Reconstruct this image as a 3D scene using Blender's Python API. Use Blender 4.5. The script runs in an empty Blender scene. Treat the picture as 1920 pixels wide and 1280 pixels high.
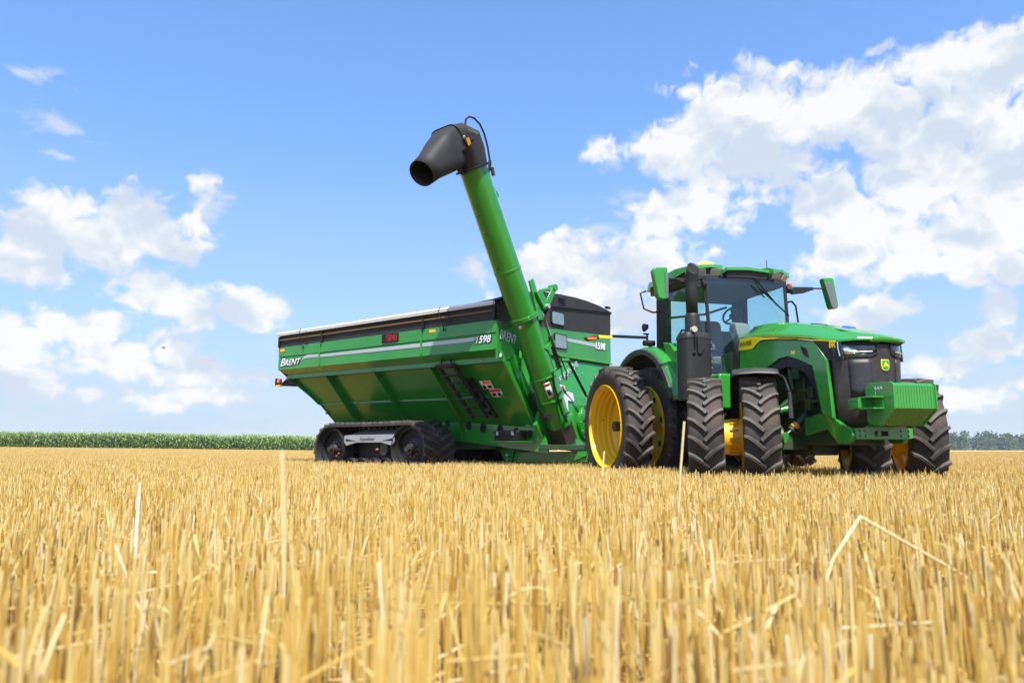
import bpy, bmesh, math, random
import numpy as np
from mathutils import Vector, Matrix
R = math.radians
PI = math.pi
random.seed(7)
rng = np.random.default_rng(11)
SC = bpy.context.scene
COL = SC.collection

# ------------------------------------------------------------------ camera
CAM_H = 0.643
cam = bpy.data.cameras.new("camera")
cam.sensor_width = 36.0
cam.lens = 1371.0 / 1920.0 * 36.0
cam.clip_start = 0.05
cam.clip_end = 6000.0
cam.dof.use_dof = True
cam.dof.focus_distance = 12.5
cam.dof.aperture_fstop = 2.6
camo = bpy.data.objects.new("camera", cam)
COL.objects.link(camo)
camo.location = (0, 0, CAM_H)
camo.rotation_euler = (R(90) + math.atan(200 / 1371.0), 0, 0)
SC.camera = camo

# ------------------------------------------------------------------ sun
SUN_AZ = math.atan2(0.17, -0.98)          # measured from +Y towards +X
SUN_EL = R(58)
sl = bpy.data.lights.new("sun", 'SUN')
sl.energy = 4.8
sl.angle = R(0.55)
sl.color = (1.0, 0.965, 0.9)
so = bpy.data.objects.new("sun", sl)
COL.objects.link(so)
sdir = Vector((math.sin(SUN_AZ) * math.cos(SUN_EL), math.cos(SUN_AZ) * math.cos(SUN_EL), math.sin(SUN_EL)))
so.rotation_euler = sdir.to_track_quat('Z', 'Y').to_euler()

SC.view_settings.view_transform = 'Standard'
SC.view_settings.look = 'None'
SC.view_settings.exposure = 0.86
SC.view_settings.gamma = 1.0
SC.view_settings.use_curve_mapping = False
SC.cycles.max_bounces = 7
SC.cycles.diffuse_bounces = 2
SC.cycles.glossy_bounces = 3
SC.cycles.transparent_max_bounces = 14
SC.cycles.transmission_bounces = 4
SC.cycles.use_denoising = True

# ------------------------------------------------------------------ node helpers
class NT:
    def __init__(s, tree):
        s.t = tree
        s.n = tree.nodes
        s.l = tree.links

    def node(s, typ, **kw):
        n = s.n.new(typ)
        for k, v in kw.items():
            setattr(n, k, v)
        return n

    def put(s, sock, v):
        if isinstance(v, bpy.types.NodeSocket):
            s.l.new(v, sock)
        else:
            sock.default_value = v

    def math(s, op, a, b=0.0, c=None, clamp=False):
        n = s.node('ShaderNodeMath', operation=op, use_clamp=clamp)
        s.put(n.inputs[0], a)
        s.put(n.inputs[1], b)
        if c is not None:
            s.put(n.inputs[2], c)
        return n.outputs[0]

    def vmath(s, op, a, b=None):
        n = s.node('ShaderNodeVectorMath', operation=op)
        s.put(n.inputs[0], a)
        if b is not None:
            s.put(n.inputs[1], b)
        return n.outputs['Value'] if op in ('LENGTH', 'DOT_PRODUCT', 'DISTANCE') else n.outputs[0]

    def noise(s, vec, scale, detail=4, rough=0.55, dist=0.0, dim='3D'):
        n = s.node('ShaderNodeTexNoise', noise_dimensions=dim)
        if vec is not None:
            s.l.new(vec, n.inputs['Vector'])
        n.inputs['Scale'].default_value = scale
        n.inputs['Detail'].default_value = detail
        n.inputs['Roughness'].default_value = rough
        n.inputs['Distortion'].default_value = dist
        return n.outputs['Fac']

    def ramp(s, fac, stops):
        n = s.node('ShaderNodeValToRGB')
        s.put(n.inputs[0], fac)
        e = n.color_ramp.elements
        while len(e) < len(stops):
            e.new(0.5)
        for el, (p, c) in zip(e, stops):
            el.position = p
            el.color = (*c, 1) if len(c) == 3 else c
        return n.outputs[0]

    def mix(s, fac, a, b, blend='MIX'):
        n = s.node('ShaderNodeMix', data_type='RGBA', blend_type=blend)
        s.put(n.inputs[0], fac)
        for sock, v in ((n.inputs[6], a), (n.inputs[7], b)):
            if isinstance(v, tuple) and len(v) == 3:
                v = (*v, 1)
            s.put(sock, v)
        return n.outputs[2]

    def maprange(s, v, a, b, c, d, smooth=True):
        n = s.node('ShaderNodeMapRange')
        n.interpolation_type = 'SMOOTHSTEP' if smooth else 'LINEAR'
        s.put(n.inputs[0], v)
        for i, x in enumerate((a, b, c, d)):
            s.put(n.inputs[i + 1], x)
        return n.outputs[0]


MATS = {}


def mat(name, col=(0.5, 0.5, 0.5), rough=0.5, metal=0.0, coat=0.0, dirt=None, dirt_amt=0.0, bump=0.0, bump_scale=30.0,
        emit=None, estr=0.0, spec=0.5, var=0.0):
    m = bpy.data.materials.new(name)
    m.use_nodes = True
    t = NT(m.node_tree)
    t.n.clear()
    out = t.node('ShaderNodeOutputMaterial')
    p = t.node('ShaderNodeBsdfPrincipled')
    t.l.new(p.outputs[0], out.inputs[0])
    p.inputs['Base Color'].default_value = (*col, 1)
    p.inputs['Roughness'].default_value = rough
    p.inputs['Metallic'].default_value = metal
    p.inputs['Specular IOR Level'].default_value = spec
    p.inputs['Coat Weight'].default_value = coat
    p.inputs['Coat Roughness'].default_value = 0.10
    tc = t.node('ShaderNodeTexCoord').outputs['Object']
    base = None
    if var > 0:
        f = t.noise(tc, 1.7, 5, 0.6)
        base = t.mix(t.maprange(f, 0.3, 0.7, 0, 1), tuple(c * (1 - var) for c in col), tuple(min(1, c * (1 + var)) for c in col))
    if dirt is not None:
        f = t.noise(tc, 3.1, 8, 0.65)
        f2 = t.noise(tc, 28.0, 3, 0.6)
        g = t.math('MULTIPLY', t.maprange(t.math('ADD', f, t.math('MULTIPLY', f2, 0.35)), 0.5, 0.9, 0.15, 1), dirt_amt)
        base = t.mix(g, base if base is not None else col, dirt)
        rr = t.math('ADD', t.math('MULTIPLY', g, 0.5), rough, clamp=True)
        t.l.new(rr, p.inputs['Roughness'])
    if base is not None:
        t.l.new(base, p.inputs['Base Color'])
    if bump > 0:
        b = t.node('ShaderNodeBump')
        b.inputs['Strength'].default_value = bump
        b.inputs['Distance'].default_value = 0.01
        t.l.new(t.noise(tc, bump_scale, 5, 0.6), b.inputs['Height'])
        t.l.new(b.outputs[0], p.inputs['Normal'])
    if emit:
        p.inputs['Emission Color'].default_value = (*emit, 1)
        p.inputs['Emission Strength'].default_value = estr
    MATS[name] = m
    return m


DUST = (0.33, 0.26, 0.17)
mat('green_paint', (0.022, 0.235, 0.022), 0.26, coat=0.6, dirt=DUST, dirt_amt=0.045, var=0.08, bump=0.05, bump_scale=2.2)
mat('cart_green', (0.016, 0.215, 0.016), 0.22, coat=0.6, dirt=DUST, dirt_amt=0.03, var=0.09, bump=0.10, bump_scale=1.6)
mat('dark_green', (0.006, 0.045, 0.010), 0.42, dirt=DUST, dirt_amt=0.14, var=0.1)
mat('yellow_paint', (0.84, 0.48, 0.004), 0.34, coat=0.2, dirt=(0.45, 0.25, 0.03), dirt_amt=0.12, var=0.05)
mat('stripe_yellow', (0.86, 0.66, 0.01), 0.35)
mat('rubber', (0.020, 0.017, 0.015), 0.72, dirt=(0.17, 0.125, 0.09), dirt_amt=0.34, bump=0.12, bump_scale=60)
mat('lug_rubber', (0.020, 0.018, 0.017), 0.55, dirt=(0.25, 0.21, 0.17), dirt_amt=0.46, bump=0.2, bump_scale=90)
mat('black_plastic', (0.014, 0.0142, 0.015), 0.48, spec=.35, dirt=(0.1, 0.09, 0.08), dirt_amt=0.12)
mat('fender_plastic', (0.016, 0.016, 0.017), 0.42, spec=.5, dirt=(0.2, 0.18, 0.15), dirt_amt=0.25, bump=.1, bump_scale=80)
mat('exhaust_grey', (0.015, 0.015, 0.0145), 0.5, spec=.3, dirt=(0.12, 0.11, 0.1), dirt_amt=0.12, bump=0.06, bump_scale=40)
mat('grille_black', (0.013, 0.012, 0.012), 0.45, dirt=(0.16, 0.13, 0.1), dirt_amt=0.22)
mat('dark_void', (0.006, 0.006, 0.006), 0.9)
mat('tarp_black', (0.021, 0.021, 0.021), 0.6, spec=.3, dirt=(0.12, 0.11, 0.10), dirt_amt=0.1, bump=0.25, bump_scale=3.5)
mat('rail_white', (0.72, 0.71, 0.69), 0.35, dirt=(0.4, 0.33, 0.25), dirt_amt=0.15)
mat('rail_brown', (0.13, 0.075, 0.03), 0.55, dirt=(0.22, 0.15, 0.08), dirt_amt=0.3)
mat('silver', (0.55, 0.56, 0.58), 0.32, metal=0.75, dirt=(0.3, 0.26, 0.2), dirt_amt=0.15)
mat('silver_paint', (0.42, 0.43, 0.45), 0.36, metal=0.35, dirt=DUST, dirt_amt=0.2)
mat('decal_silver', (0.45, 0.46, 0.49), 0.35, metal=0.3)
mat('decal_white', (0.78, 0.78, 0.78), 0.45)
mat('decal_black', (0.009, 0.009, 0.009), 0.5, spec=.3)
mat('steel_dark', (0.06, 0.058, 0.055), 0.42, metal=0.6, dirt=(0.16, 0.12, 0.08), dirt_amt=0.3)
mat('chrome', (0.75, 0.76, 0.78), 0.12, metal=1.0)
mat('boot_brown', (0.028, 0.012, 0.007), 0.6)
mat('rust', (0.50, 0.19, 0.08), 0.75, bump=.3, bump_scale=60)
mat('orange_lens', (0.85, 0.14, 0.01), 0.2, coat=0.6, emit=(1.0, 0.2, 0.02), estr=0.08)
mat('amber', (0.86, 0.40, 0.02), 0.35)
mat('red_label', (0.62, 0.035, 0.02), 0.45)
mat('orange_label', (0.80, 0.20, 0.03), 0.45)
mat('blue_label', (0.04, 0.13, 0.5), 0.4)
mat('lamp_lens', (0.42, 0.38, 0.32), 0.16, coat=0.8, bump=0.6, bump_scale=110)
mat('headlamp_dark', (0.05, 0.055, 0.07), 0.10, coat=1.0, metal=0.4)
mat('lamp_bright', (0.80, 0.84, 0.92), 0.12, metal=0.55, coat=1.0)
mat('led_red', (0.5, 0.01, 0.01), 0.4, emit=(1.0, 0.03, 0.03), estr=0.16)
mat('mirror_grey', (0.13, 0.13, 0.14), 0.35)
mat('cab_fabric', (0.10, 0.105, 0.11), 0.85)
mat('cab_liner', (0.085, 0.095, 0.10), 0.9)
mat('cab_trim', (0.19, 0.19, 0.18), 0.7)
mat('screen_grey', (0.3, 0.32, 0.32), 0.3)
mat('hydraulic_hose', (0.012, 0.012, 0.012), 0.45)
mat('bird_brown', (0.06, 0.05, 0.045), 0.8)


def glass_mat(name, tint, refl=0.9, rough=0.02):
    m = bpy.data.materials.new(name)
    m.use_nodes = True
    t = NT(m.node_tree)
    t.n.clear()
    out = t.node('ShaderNodeOutputMaterial')
    tr = t.node('ShaderNodeBsdfTransparent')
    tr.inputs[0].default_value = (*tint, 1)
    gl = t.node('ShaderNodeBsdfGlossy')
    gl.inputs['Roughness'].default_value = rough
    fr = t.node('ShaderNodeLayerWeight')
    fr.inputs[0].default_value = 0.5
    mx = t.node('ShaderNodeMixShader')
    t.l.new(t.math('MULTIPLY', t.math('ADD', t.math('POWER', fr.outputs['Facing'], 4.0), 0.085), refl, clamp=True), mx.inputs[0])
    t.l.new(tr.outputs[0], mx.inputs[1])
    t.l.new(gl.outputs[0], mx.inputs[2])
    t.l.new(mx.outputs[0], out.inputs[0])
    MATS[name] = m


glass_mat('cab_glass', (0.76, 0.93, 0.905), 1.0)
mat('window_glass', (0.16, 0.22, 0.22), 0.12, coat=1.0, var=.3)

# paint with ribs of a perforated grille: dark mesh pattern on the nose
gm = mat('grille_mesh', (0.02, 0.02, 0.02), 0.5)
t = NT(gm.node_tree)
p = [n for n in t.n if n.type == 'BSDF_PRINCIPLED'][0]
tc = t.node('ShaderNodeTexCoord').outputs['Object']
vor = t.node('ShaderNodeTexVoronoi')
vor.feature = 'DISTANCE_TO_EDGE'
t.l.new(tc, vor.inputs['Vector'])
vor.inputs['Scale'].default_value = 62
t.l.new(t.mix(t.maprange(vor.outputs['Distance'], 0.05, 0.16, 1, 0), (0.010, 0.010, 0.010), (0.045, 0.045, 0.05)), p.inputs['Base Color'])


# ------------------------------------------------------------------ mesh builder
class MB:
    def __init__(s):
        s.v = []
        s.f = []

    def add(s, vs, fs):
        o = len(s.v)
        s.v.extend([tuple(x) for x in vs])
        s.f.extend([tuple(i + o for i in f) for f in fs])
        return s

    def box(s, c, d, rot=None):
        c = Vector(c)
        hx, hy, hz = d[0] / 2, d[1] / 2, d[2] / 2
        vs = [Vector((x, y, z)) for x in (-hx, hx) for y in (-hy, hy) for z in (-hz, hz)]
        if rot is not None:
            vs = [rot @ v for v in vs]
        vs = [v + c for v in vs]
        s.add(vs, [(0, 1, 3, 2), (4, 6, 7, 5), (0, 4, 5, 1), (2, 3, 7, 6), (0, 2, 6, 4), (1, 5, 7, 3)])
        return s

    def span(s, a, b):
        return s.box([(a[i] + b[i]) / 2 for i in range(3)], [abs(b[i] - a[i]) for i in range(3)])

    def prism(s, poly, axis, a, b):
        """poly: 2D points; axis the extrusion axis, others in xyz order"""
        n = len(poly)

        def mk(p, w):
            if axis == 'y':
                return (p[0], w, p[1])
            if axis == 'x':
                return (w, p[0], p[1])
            return (p[0], p[1], w)
        vs = [mk(p, a) for p in poly] + [mk(p, b) for p in poly]
        fs = [tuple(range(n))[::-1], tuple(range(n, 2 * n))]
        fs += [(i, (i + 1) % n, n + (i + 1) % n, n + i) for i in range(n)]
        return s.add(vs, fs)

    def quad(s, pts):
        return s.add(pts, [tuple(range(len(pts)))])

    def slab(s, pts, th):
        """planar polygon in 3D given thickness along its normal (backwards)"""
        P = [Vector(p) for p in pts]
        n = (P[1] - P[0]).cross(P[2] - P[0]).normalized()
        k = len(P)
        s.add(P + [p - n * th for p in P], [tuple(range(k)), tuple(range(k, 2 * k))[::-1]] +
              [((i + 1) % k, i, k + i, k + (i + 1) % k) for i in range(k)])
        return s

    def tube(s, pts, r, n=10, caps=True):
        P = [Vector(p) for p in pts]
        k = len(P)
        rs = r if isinstance(r, (list, tuple)) else [r] * k
        vs = []
        up = None
        for i in range(k):
            d = (P[min(i + 1, k - 1)] - P[max(i - 1, 0)]).normalized()
            if up is None:
                up = Vector((0, 0, 1)) if abs(d.z) < 0.9 else Vector((1, 0, 0))
            a = d.cross(up).normalized()
            b = a.cross(d).normalized()
            up = b
            for j in range(n):
                t_ = 2 * PI * j / n
                vs.append(P[i] + (a * math.cos(t_) + b * math.sin(t_)) * rs[i])
        fs = []
        for i in range(k - 1):
            for j in range(n):
                fs.append((i * n + j, i * n + (j + 1) % n, (i + 1) * n + (j + 1) % n, (i + 1) * n + j))
        if caps:
            fs.append(tuple(range(n))[::-1])
            fs.append(tuple(range((k - 1) * n, k * n)))
        return s.add(vs, fs)

    def lathe(s, prof, n=48, c=(0, 0, 0), axis='y', closed=False):
        """prof [(along, radius)]"""
        k = len(prof)
        vs = []
        for j in range(n):
            t_ = 2 * PI * j / n
            for (a, r) in prof:
                if axis == 'y':
                    vs.append((c[0] + r * math.cos(t_), c[1] + a, c[2] + r * math.sin(t_)))
                elif axis == 'z':
                    vs.append((c[0] + r * math.cos(t_), c[1] + r * math.sin(t_), c[2] + a))
                else:
                    vs.append((c[0] + a, c[1] + r * math.cos(t_), c[2] + r * math.sin(t_)))
        fs = []
        m = k if closed else k - 1
        for j in range(n):
            for i in range(m):
                i2 = (i + 1) % k
                j2 = (j + 1) % n
                fs.append((j * k + i, j * k + i2, j2 * k + i2, j2 * k + i))
        return s.add(vs, fs)

    def rings(s, rs, caps=(True, True)):
        n = len(rs[0])
        vs = [p for r_ in rs for p in r_]
        fs = []
        for i in range(len(rs) - 1):
            for j in range(n):
                fs.append((i * n + j, i * n + (j + 1) % n, (i + 1) * n + (j + 1) % n, (i + 1) * n + j))
        if caps[0]:
            fs.append(tuple(range(n))[::-1])
        if caps[1]:
            fs.append(tuple(range((len(rs) - 1) * n, len(rs) * n)))
        return s.add(vs, fs)

    def grid(s, rows):
        n = len(rows[0])
        s.add([p for r_ in rows for p in r_], [(i * n + j, i * n + j + 1, (i + 1) * n + j + 1, (i + 1) * n + j)
                                               for i in range(len(rows) - 1) for j in range(n - 1)])
        return s

    def xf(s, fn):
        s.v = [tuple(fn(*v)) for v in s.v]
        return s

    def build(s, name, m, parent=None, smooth=35, bevel=0.0, solid=0.0):
        me = bpy.data.meshes.new(name)
        me.from_pydata([tuple(v) for v in s.v], [], s.f)
        me.validate()
        if solid == 0:
            bm = bmesh.new()
            bm.from_mesh(me)
            bmesh.ops.recalc_face_normals(bm, faces=bm.faces)
            bm.to_mesh(me)
            bm.free()
        if smooth:
            me.polygons.foreach_set('use_smooth', [True] * len(me.polygons))
            me.set_sharp_from_angle(angle=R(smooth))
        me.materials.append(MATS[m] if isinstance(m, str) else m)
        o = bpy.data.objects.new(name, me)
        COL.objects.link(o)
        if parent:
            o.parent = parent
        if solid:
            md = o.modifiers.new('solid', 'SOLIDIFY')
            md.thickness = solid
            md.offset = 0
        if bevel:
            md = o.modifiers.new('bevel', 'BEVEL')
            md.width = bevel
            md.segments = 2
            md.limit_method = 'ANGLE'
            md.angle_limit = R(40)
            md.harden_normals = True
        return o


def thing(name, label, cat, loc=(0, 0, 0), rz=0, group=None):
    o = bpy.data.objects.new(name, None)
    COL.objects.link(o)
    o.location = loc
    o.rotation_euler = (0, 0, rz)
    o['label'] = label
    o['category'] = cat
    if group:
        o['group'] = group
    return o


def part(name, parent, loc=(0, 0, 0), rot=(0, 0, 0)):
    o = bpy.data.objects.new(name, None)
    COL.objects.link(o)
    o.parent = parent
    o.location = loc
    o.rotation_euler = rot
    return o


def text(s, name, m, parent, origin, xdir, ydir, size, shear=0.0, depth=0.003, bold=0.0, space=1.0, xscale=1.0):
    cu = bpy.data.curves.new(name, 'FONT')
    cu.body = s
    cu.size = size
    cu.shear = shear
    cu.extrude = depth / 2
    cu.offset = bold
    cu.space_character = space
    tmp = bpy.data.objects.new(name + '_tmp', cu)
    COL.objects.link(tmp)
    dg = bpy.context.evaluated_depsgraph_get()
    me = bpy.data.meshes.new_from_object(tmp.evaluated_get(dg))
    bpy.data.objects.remove(tmp)
    X = Vector(xdir).normalized()
    Y = (Vector(ydir) - X * Vector(ydir).dot(X)).normalized()
    Z = X.cross(Y)
    M = Matrix(((X.x * xscale, Y.x, Z.x, origin[0]), (X.y * xscale, Y.y, Z.y, origin[1]), (X.z * xscale, Y.z, Z.z, origin[2]), (0, 0, 0, 1)))
    me.transform(M)
    me.materials.clear()
    me.materials.append(MATS[m])
    o = bpy.data.objects.new(name, me)
    COL.objects.link(o)
    o.parent = parent
    return o


def lerp(a, b, t_):
    return a + (b - a) * t_


def interp(x, table):
    if x <= table[0][0]:
        return table[0][1]
    for (x0, y0), (x1, y1) in zip(table, table[1:]):
        if x <= x1:
            return y0 + (y1 - y0) * (x - x0) / (x1 - x0)
    return table[-1][1]


def ground_z(x, y):
    """gentle terrain: rises to the far left, falls slowly to the far right"""
    sx = np.clip((-(x) - 5) / 65.0, 0, 1)
    sy = np.clip((y - 25) / 70.0, 0, 1)
    up = 0.72 * (sx * sx * (3 - 2 * sx)) * (sy * sy * (3 - 2 * sy)) * np.clip(1 - (y - 140) / 400, 0.3, 1)
    fy = np.clip((y - 60) / 560.0, 0, 1.6)
    return up - 1.15 * fy


# ================================================================== SKY
W = bpy.data.worlds.new("World")
SC.world = W
W.use_nodes = True
t = NT(W.node_tree)
t.n.clear()
out = t.node('ShaderNodeOutputWorld')
bg = t.node('ShaderNodeBackground')
bg.inputs[1].default_value = 0.10
t.l.new(bg.outputs[0], out.inputs[0])
sky = t.node('ShaderNodeTexSky')
sky.sky_type = 'NISHITA'
sky.sun_disc = False
sky.sun_elevation = SUN_EL
sky.sun_rotation = SUN_AZ
sky.air_density = 1.0
sky.dust_density = 0.6
sky.ozone_density = 1.6
tcg = t.node('ShaderNodeTexCoord').outputs['Generated']
dirn = t.vmath('NORMALIZE', tcg)
sep = t.node('ShaderNodeSeparateXYZ')
t.l.new(dirn, sep.inputs[0])
az = t.math('ARCTAN2', sep.outputs[0], sep.outputs[1])
el = t.math('ARCSINE', sep.outputs[2])
cmb = t.node('ShaderNodeCombineXYZ')
t.l.new(az, cmb.inputs[0])
t.l.new(el, cmb.inputs[1])
pa = cmb.outputs[0]
pitch = math.atan(200 / 1371.0)


def px_dir(px, py):
    """azimuth and elevation of the sky seen at a place in the 1920 x 1280 photograph"""
    x, u = (px - 960) / 1371.0, (640 - py) / 1371.0
    y = math.cos(pitch) - u * math.sin(pitch)
    z = math.sin(pitch) + u * math.cos(pitch)
    return math.atan2(x, y), math.atan2(z, math.hypot(x, y))


C_DARK, C_MID, C_LIT = (3.75, 4.2, 4.9), (4.4, 4.7, 5.1), (5.5, 5.45, 5.4)
VEIL_COL = (3.95, 4.35, 4.9)
SKY_TINT = (1.07, 1.34, 1.63)
HAZE_COL = (2.75, 3.5, 4.6)

# cumulus banks, centre and half size in pixels of the photograph
BL = [
    (1290, 270, 150, 62), (1400, 225, 140, 78), (1530, 215, 150, 75), (1440, 300, 190, 70), (1600, 190, 110, 62),
    (1690, 290, 150, 130), (1800, 190, 130, 120), (1890, 130, 110, 100), (1880, 320, 140, 110), (1840, 420, 130, 75),
    (1560, 385, 95, 72), (1300, 385, 90, 42), (1225, 425, 50, 36), (1680, 430, 130, 56), (1560, 480, 90, 38), (1700, 500, 90, 30),
    (1030, 490, 62, 50), (1130, 520, 120, 60), (1240, 500, 70, 52), (1100, 570, 120, 42), (1180, 600, 90, 40), (888, 490, 32, 26),
    (90, 445, 90, 72), (180, 460, 110, 72), (290, 430, 85, 72), (368, 345, 24, 22), (330, 470, 60, 42), (40, 490, 60, 35), (375, 380, 22, 34),
    (270, 555, 60, 42), (340, 575, 80, 34), (460, 580, 62, 32), (90, 610, 60, 42, .05), (160, 610, 60, 36, .05), (20, 640, 70, 46, .12),
    (330, 650, 60, 44, .12), (200, 680, 150, 48, .3), (380, 690, 110, 42, .32), (70, 720, 130, 40, .35), (500, 700, 80, 34, .35), (300, 740, 220, 26, .4),
    (1790, 510, 55, 32), (1890, 500, 60, 40), (1870, 570, 60, 40), (1620, 590, 80, 34), (1880, 650, 90, 34, .2), (1760, 690, 90, 26, .3),
    (1800, 740, 160, 26, .35), (1300, 180, 40, 26, .3),
]
WISPS = [(65, 138, 60, 22), (80, 228, 95, 26), (110, 300, 40, 12), (1110, 440, 60, 34), (895, 500, 60, 44), (1170, 380, 40, 26), (390, 400, 40, 50)]
nz1 = t.node('ShaderNodeTexNoise', noise_dimensions='2D')
nz1.inputs['Scale'].default_value = 9.0
nz1.inputs['Detail'].default_value = 4
t.l.new(pa, nz1.inputs['Vector'])
warp = t.vmath('MULTIPLY', t.vmath('SUBTRACT', nz1.outputs['Color'], (0.5, 0.5, 0.5)), (0.070, 0.050, 0))
pw = t.vmath('ADD', pa, warp)
acc = None
for (cx_, cy_, rx, ry, *weak) in BL:
    a0, e0 = px_dir(cx_, cy_)
    ax_, _ = px_dir(cx_ + rx, cy_)
    _, e1 = px_dir(cx_, cy_ - ry)
    sx_, sy_ = .98 / max(abs(ax_ - a0), 1e-3), .98 / max(abs(e1 - e0), 1e-3)
    d = t.vmath('LENGTH', t.vmath('MULTIPLY', t.vmath('SUBTRACT', pw, (a0, e0, 0)), (sx_, sy_, 0)))
    if weak:
        d = t.math('ADD', d, weak[0])
    if acc is None:
        acc = d
    else:
        n = t.node('ShaderNodeMath', operation='SMOOTH_MIN')
        t.l.new(acc, n.inputs[0])
        t.l.new(d, n.inputs[1])
        n.inputs[2].default_value = 0.16
        acc = n.outputs[0]
wacc = None
for (cx_, cy_, rx, ry) in WISPS:
    a0, e0 = px_dir(cx_, cy_)
    ax_, _ = px_dir(cx_ + rx, cy_)
    _, e1 = px_dir(cx_, cy_ - ry)
    d = t.vmath('LENGTH', t.vmath('MULTIPLY', t.vmath('SUBTRACT', pw, (a0, e0, 0)), (1 / abs(ax_ - a0), 1 / abs(e1 - e0), 0)))
    wacc = d if wacc is None else t.math('MINIMUM', wacc, d)
stretch = t.vmath('MULTIPLY', pa, (1.0, 1.25, 1.0))


def billow(vec, scale):
    """rounded heaps: inverted cell distance over a few octaves, plus fine noise"""
    tot = None
    for k, (sc_, am) in enumerate(((1, .5), (2.3, .27), (5.1, .14))):
        v = t.node('ShaderNodeTexVoronoi', voronoi_dimensions='2D')
        v.inputs['Scale'].default_value = scale * sc_
        t.l.new(vec, v.inputs['Vector'])
        w = t.math('MULTIPLY', t.math('SUBTRACT', 0.75, v.outputs['Distance']), am)
        tot = w if tot is None else t.math('ADD', tot, w)
    return t.math('ADD', t.math('MULTIPLY', tot, .85), t.math('MULTIPLY', t.noise(vec, scale * 1.6, 8, 0.62, 0.0, '2D'), 0.60))


jig = t.node('ShaderNodeTexNoise', noise_dimensions='2D')
jig.inputs['Scale'].default_value = 26
jig.inputs['Detail'].default_value = 6
t.l.new(pa, jig.inputs['Vector'])
stj = t.vmath('ADD', stretch, t.vmath('MULTIPLY', t.vmath('SUBTRACT', jig.outputs['Color'], (0.5, 0.5, 0.5)), (0.045, 0.045, 0)))
fb = billow(stj, 13.0)
fb2 = billow(t.vmath('ADD', stj, (0.006, 0.020, 0.0)), 13.0)
big1 = t.noise(stretch, 6.0, 3, 0.5, 0, '2D')
big2 = t.noise(t.vmath('ADD', stretch, (0.02, 0.06, 0.0)), 6.0, 3, 0.5, 0, '2D')
# field of scattered far clouds all round, out of the photograph's frame too
far_c = t.noise(t.vmath('MULTIPLY', dirn, (1, 1, 2.6)), 3.1, 8, 0.6)
side = t.maprange(t.math('ABSOLUTE', az), 0.72, 0.95, 0, 1)
far_m = t.math('MULTIPLY', t.maprange(far_c, 0.50, 0.66, 0, 1), side)
dens_in = t.math('SUBTRACT', t.math('MULTIPLY', t.math('SUBTRACT', fb, 0.525), 2.15), acc)
core = t.maprange(dens_in, -1.27, -0.64, 0, 1)
# thin veil between the clouds near the horizon
low = t.maprange(el, 0.02, 0.22, 1, 0)
veil = t.math('MULTIPLY', t.maprange(t.noise(t.vmath('MULTIPLY', pa, (1.0, 4.2, 1)), 6.0, 7, 0.6), 0.32, 0.62, 0, 1), t.math('MULTIPLY', low, 0.75))
cloud = t.math('MAXIMUM', core, far_m)
wn = t.noise(t.vmath('MULTIPLY', pa, (1.0, 2.2, 1)), 22.0, 7, 0.65, 0.3, '2D')
wisp = t.math('MULTIPLY', t.maprange(t.math('SUBTRACT', t.math('MULTIPLY', t.math('SUBTRACT', wn, 0.5), 3.0), wacc), -1.1, 0.1, 0, 1), 0.75)
skyv = t.math('MAXIMUM', t.math('MULTIPLY', veil, 0.8), wisp)
relief = t.math('ADD', t.math('MULTIPLY', t.math('SUBTRACT', fb, fb2), 2.2), t.math('MULTIPLY', t.math('SUBTRACT', big1, big2), 4.2))
thick = t.maprange(dens_in, -1.0, -0.1, 0, 1)
lowc = t.noise(t.vmath('MULTIPLY', pa, (1, 1.6, 1)), 8.0, 4, 0.55)
shade = t.math('ADD', t.math('SUBTRACT', 0.80, t.math('MULTIPLY', t.math('MULTIPLY', thick, t.maprange(lowc, 0.42, 0.62, 0, 1)), 0.55)), relief, clamp=True)
ccol = t.mix(t.maprange(shade, 0.45, 1.0, 0, 1, False), t.mix(t.maprange(shade, 0.0, 0.45, 0, 1, False), C_DARK, C_MID), C_LIT)
SKYGAIN = t.mix(1.0, sky.outputs[0], SKY_TINT, 'MULTIPLY')
haze_f = t.maprange(el, -0.02, 0.40, 0.85, 0.0, smooth=False)
SKYGAIN = t.mix(1.0, SKYGAIN, t.mix(t.maprange(el, 0.0, 0.5, 0, 1, False), (0.62, 0.64, 0.66), (1.0, 1.0, 1.0)), 'MULTIPLY')
skyc = t.mix(haze_f, SKYGAIN, HAZE_COL)
skyc = t.mix(skyv, skyc, VEIL_COL)
final = t.mix(t.math('MULTIPLY', cloud, 0.96), skyc, ccol)
t.l.new(final, bg.inputs[0])

# ================================================================== GROUND
m = bpy.data.materials.new('field_soil')
m.use_nodes = True
MATS['field_soil'] = m
t = NT(m.node_tree)
p = t.n['Principled BSDF']
p.inputs['Roughness'].default_value = 0.95
p.inputs['Specular IOR Level'].default_value = 0.1
geo = t.node('ShaderNodeNewGeometry').outputs['Position']
near_c = t.ramp(t.noise(geo, 22, 8, 0.7), [(0.3, (0.07, 0.038, 0.016)), (0.5, (0.20, 0.115, 0.045)), (0.7, (0.48, 0.30, 0.11))])
far_n = t.noise(t.vmath('MULTIPLY', geo, (1, 0.35, 1)), 1.3, 10, 0.75)
far_n2 = t.noise(t.vmath('MULTIPLY', geo, (0.05, 0.012, 1)), 1.0, 4, 0.6)
far_col = t.ramp(t.math('ADD', t.math('MULTIPLY', far_n, 0.7), t.math('MULTIPLY', far_n2, 0.3)),
                 [(0.33, (0.44, 0.29, 0.12)), (0.5, (0.56, 0.39, 0.17)), (0.68, (0.66, 0.48, 0.24))])
sp = t.node('ShaderNodeSeparateXYZ')
t.l.new(geo, sp.inputs[0])
dist = t.vmath('LENGTH', geo)
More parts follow.
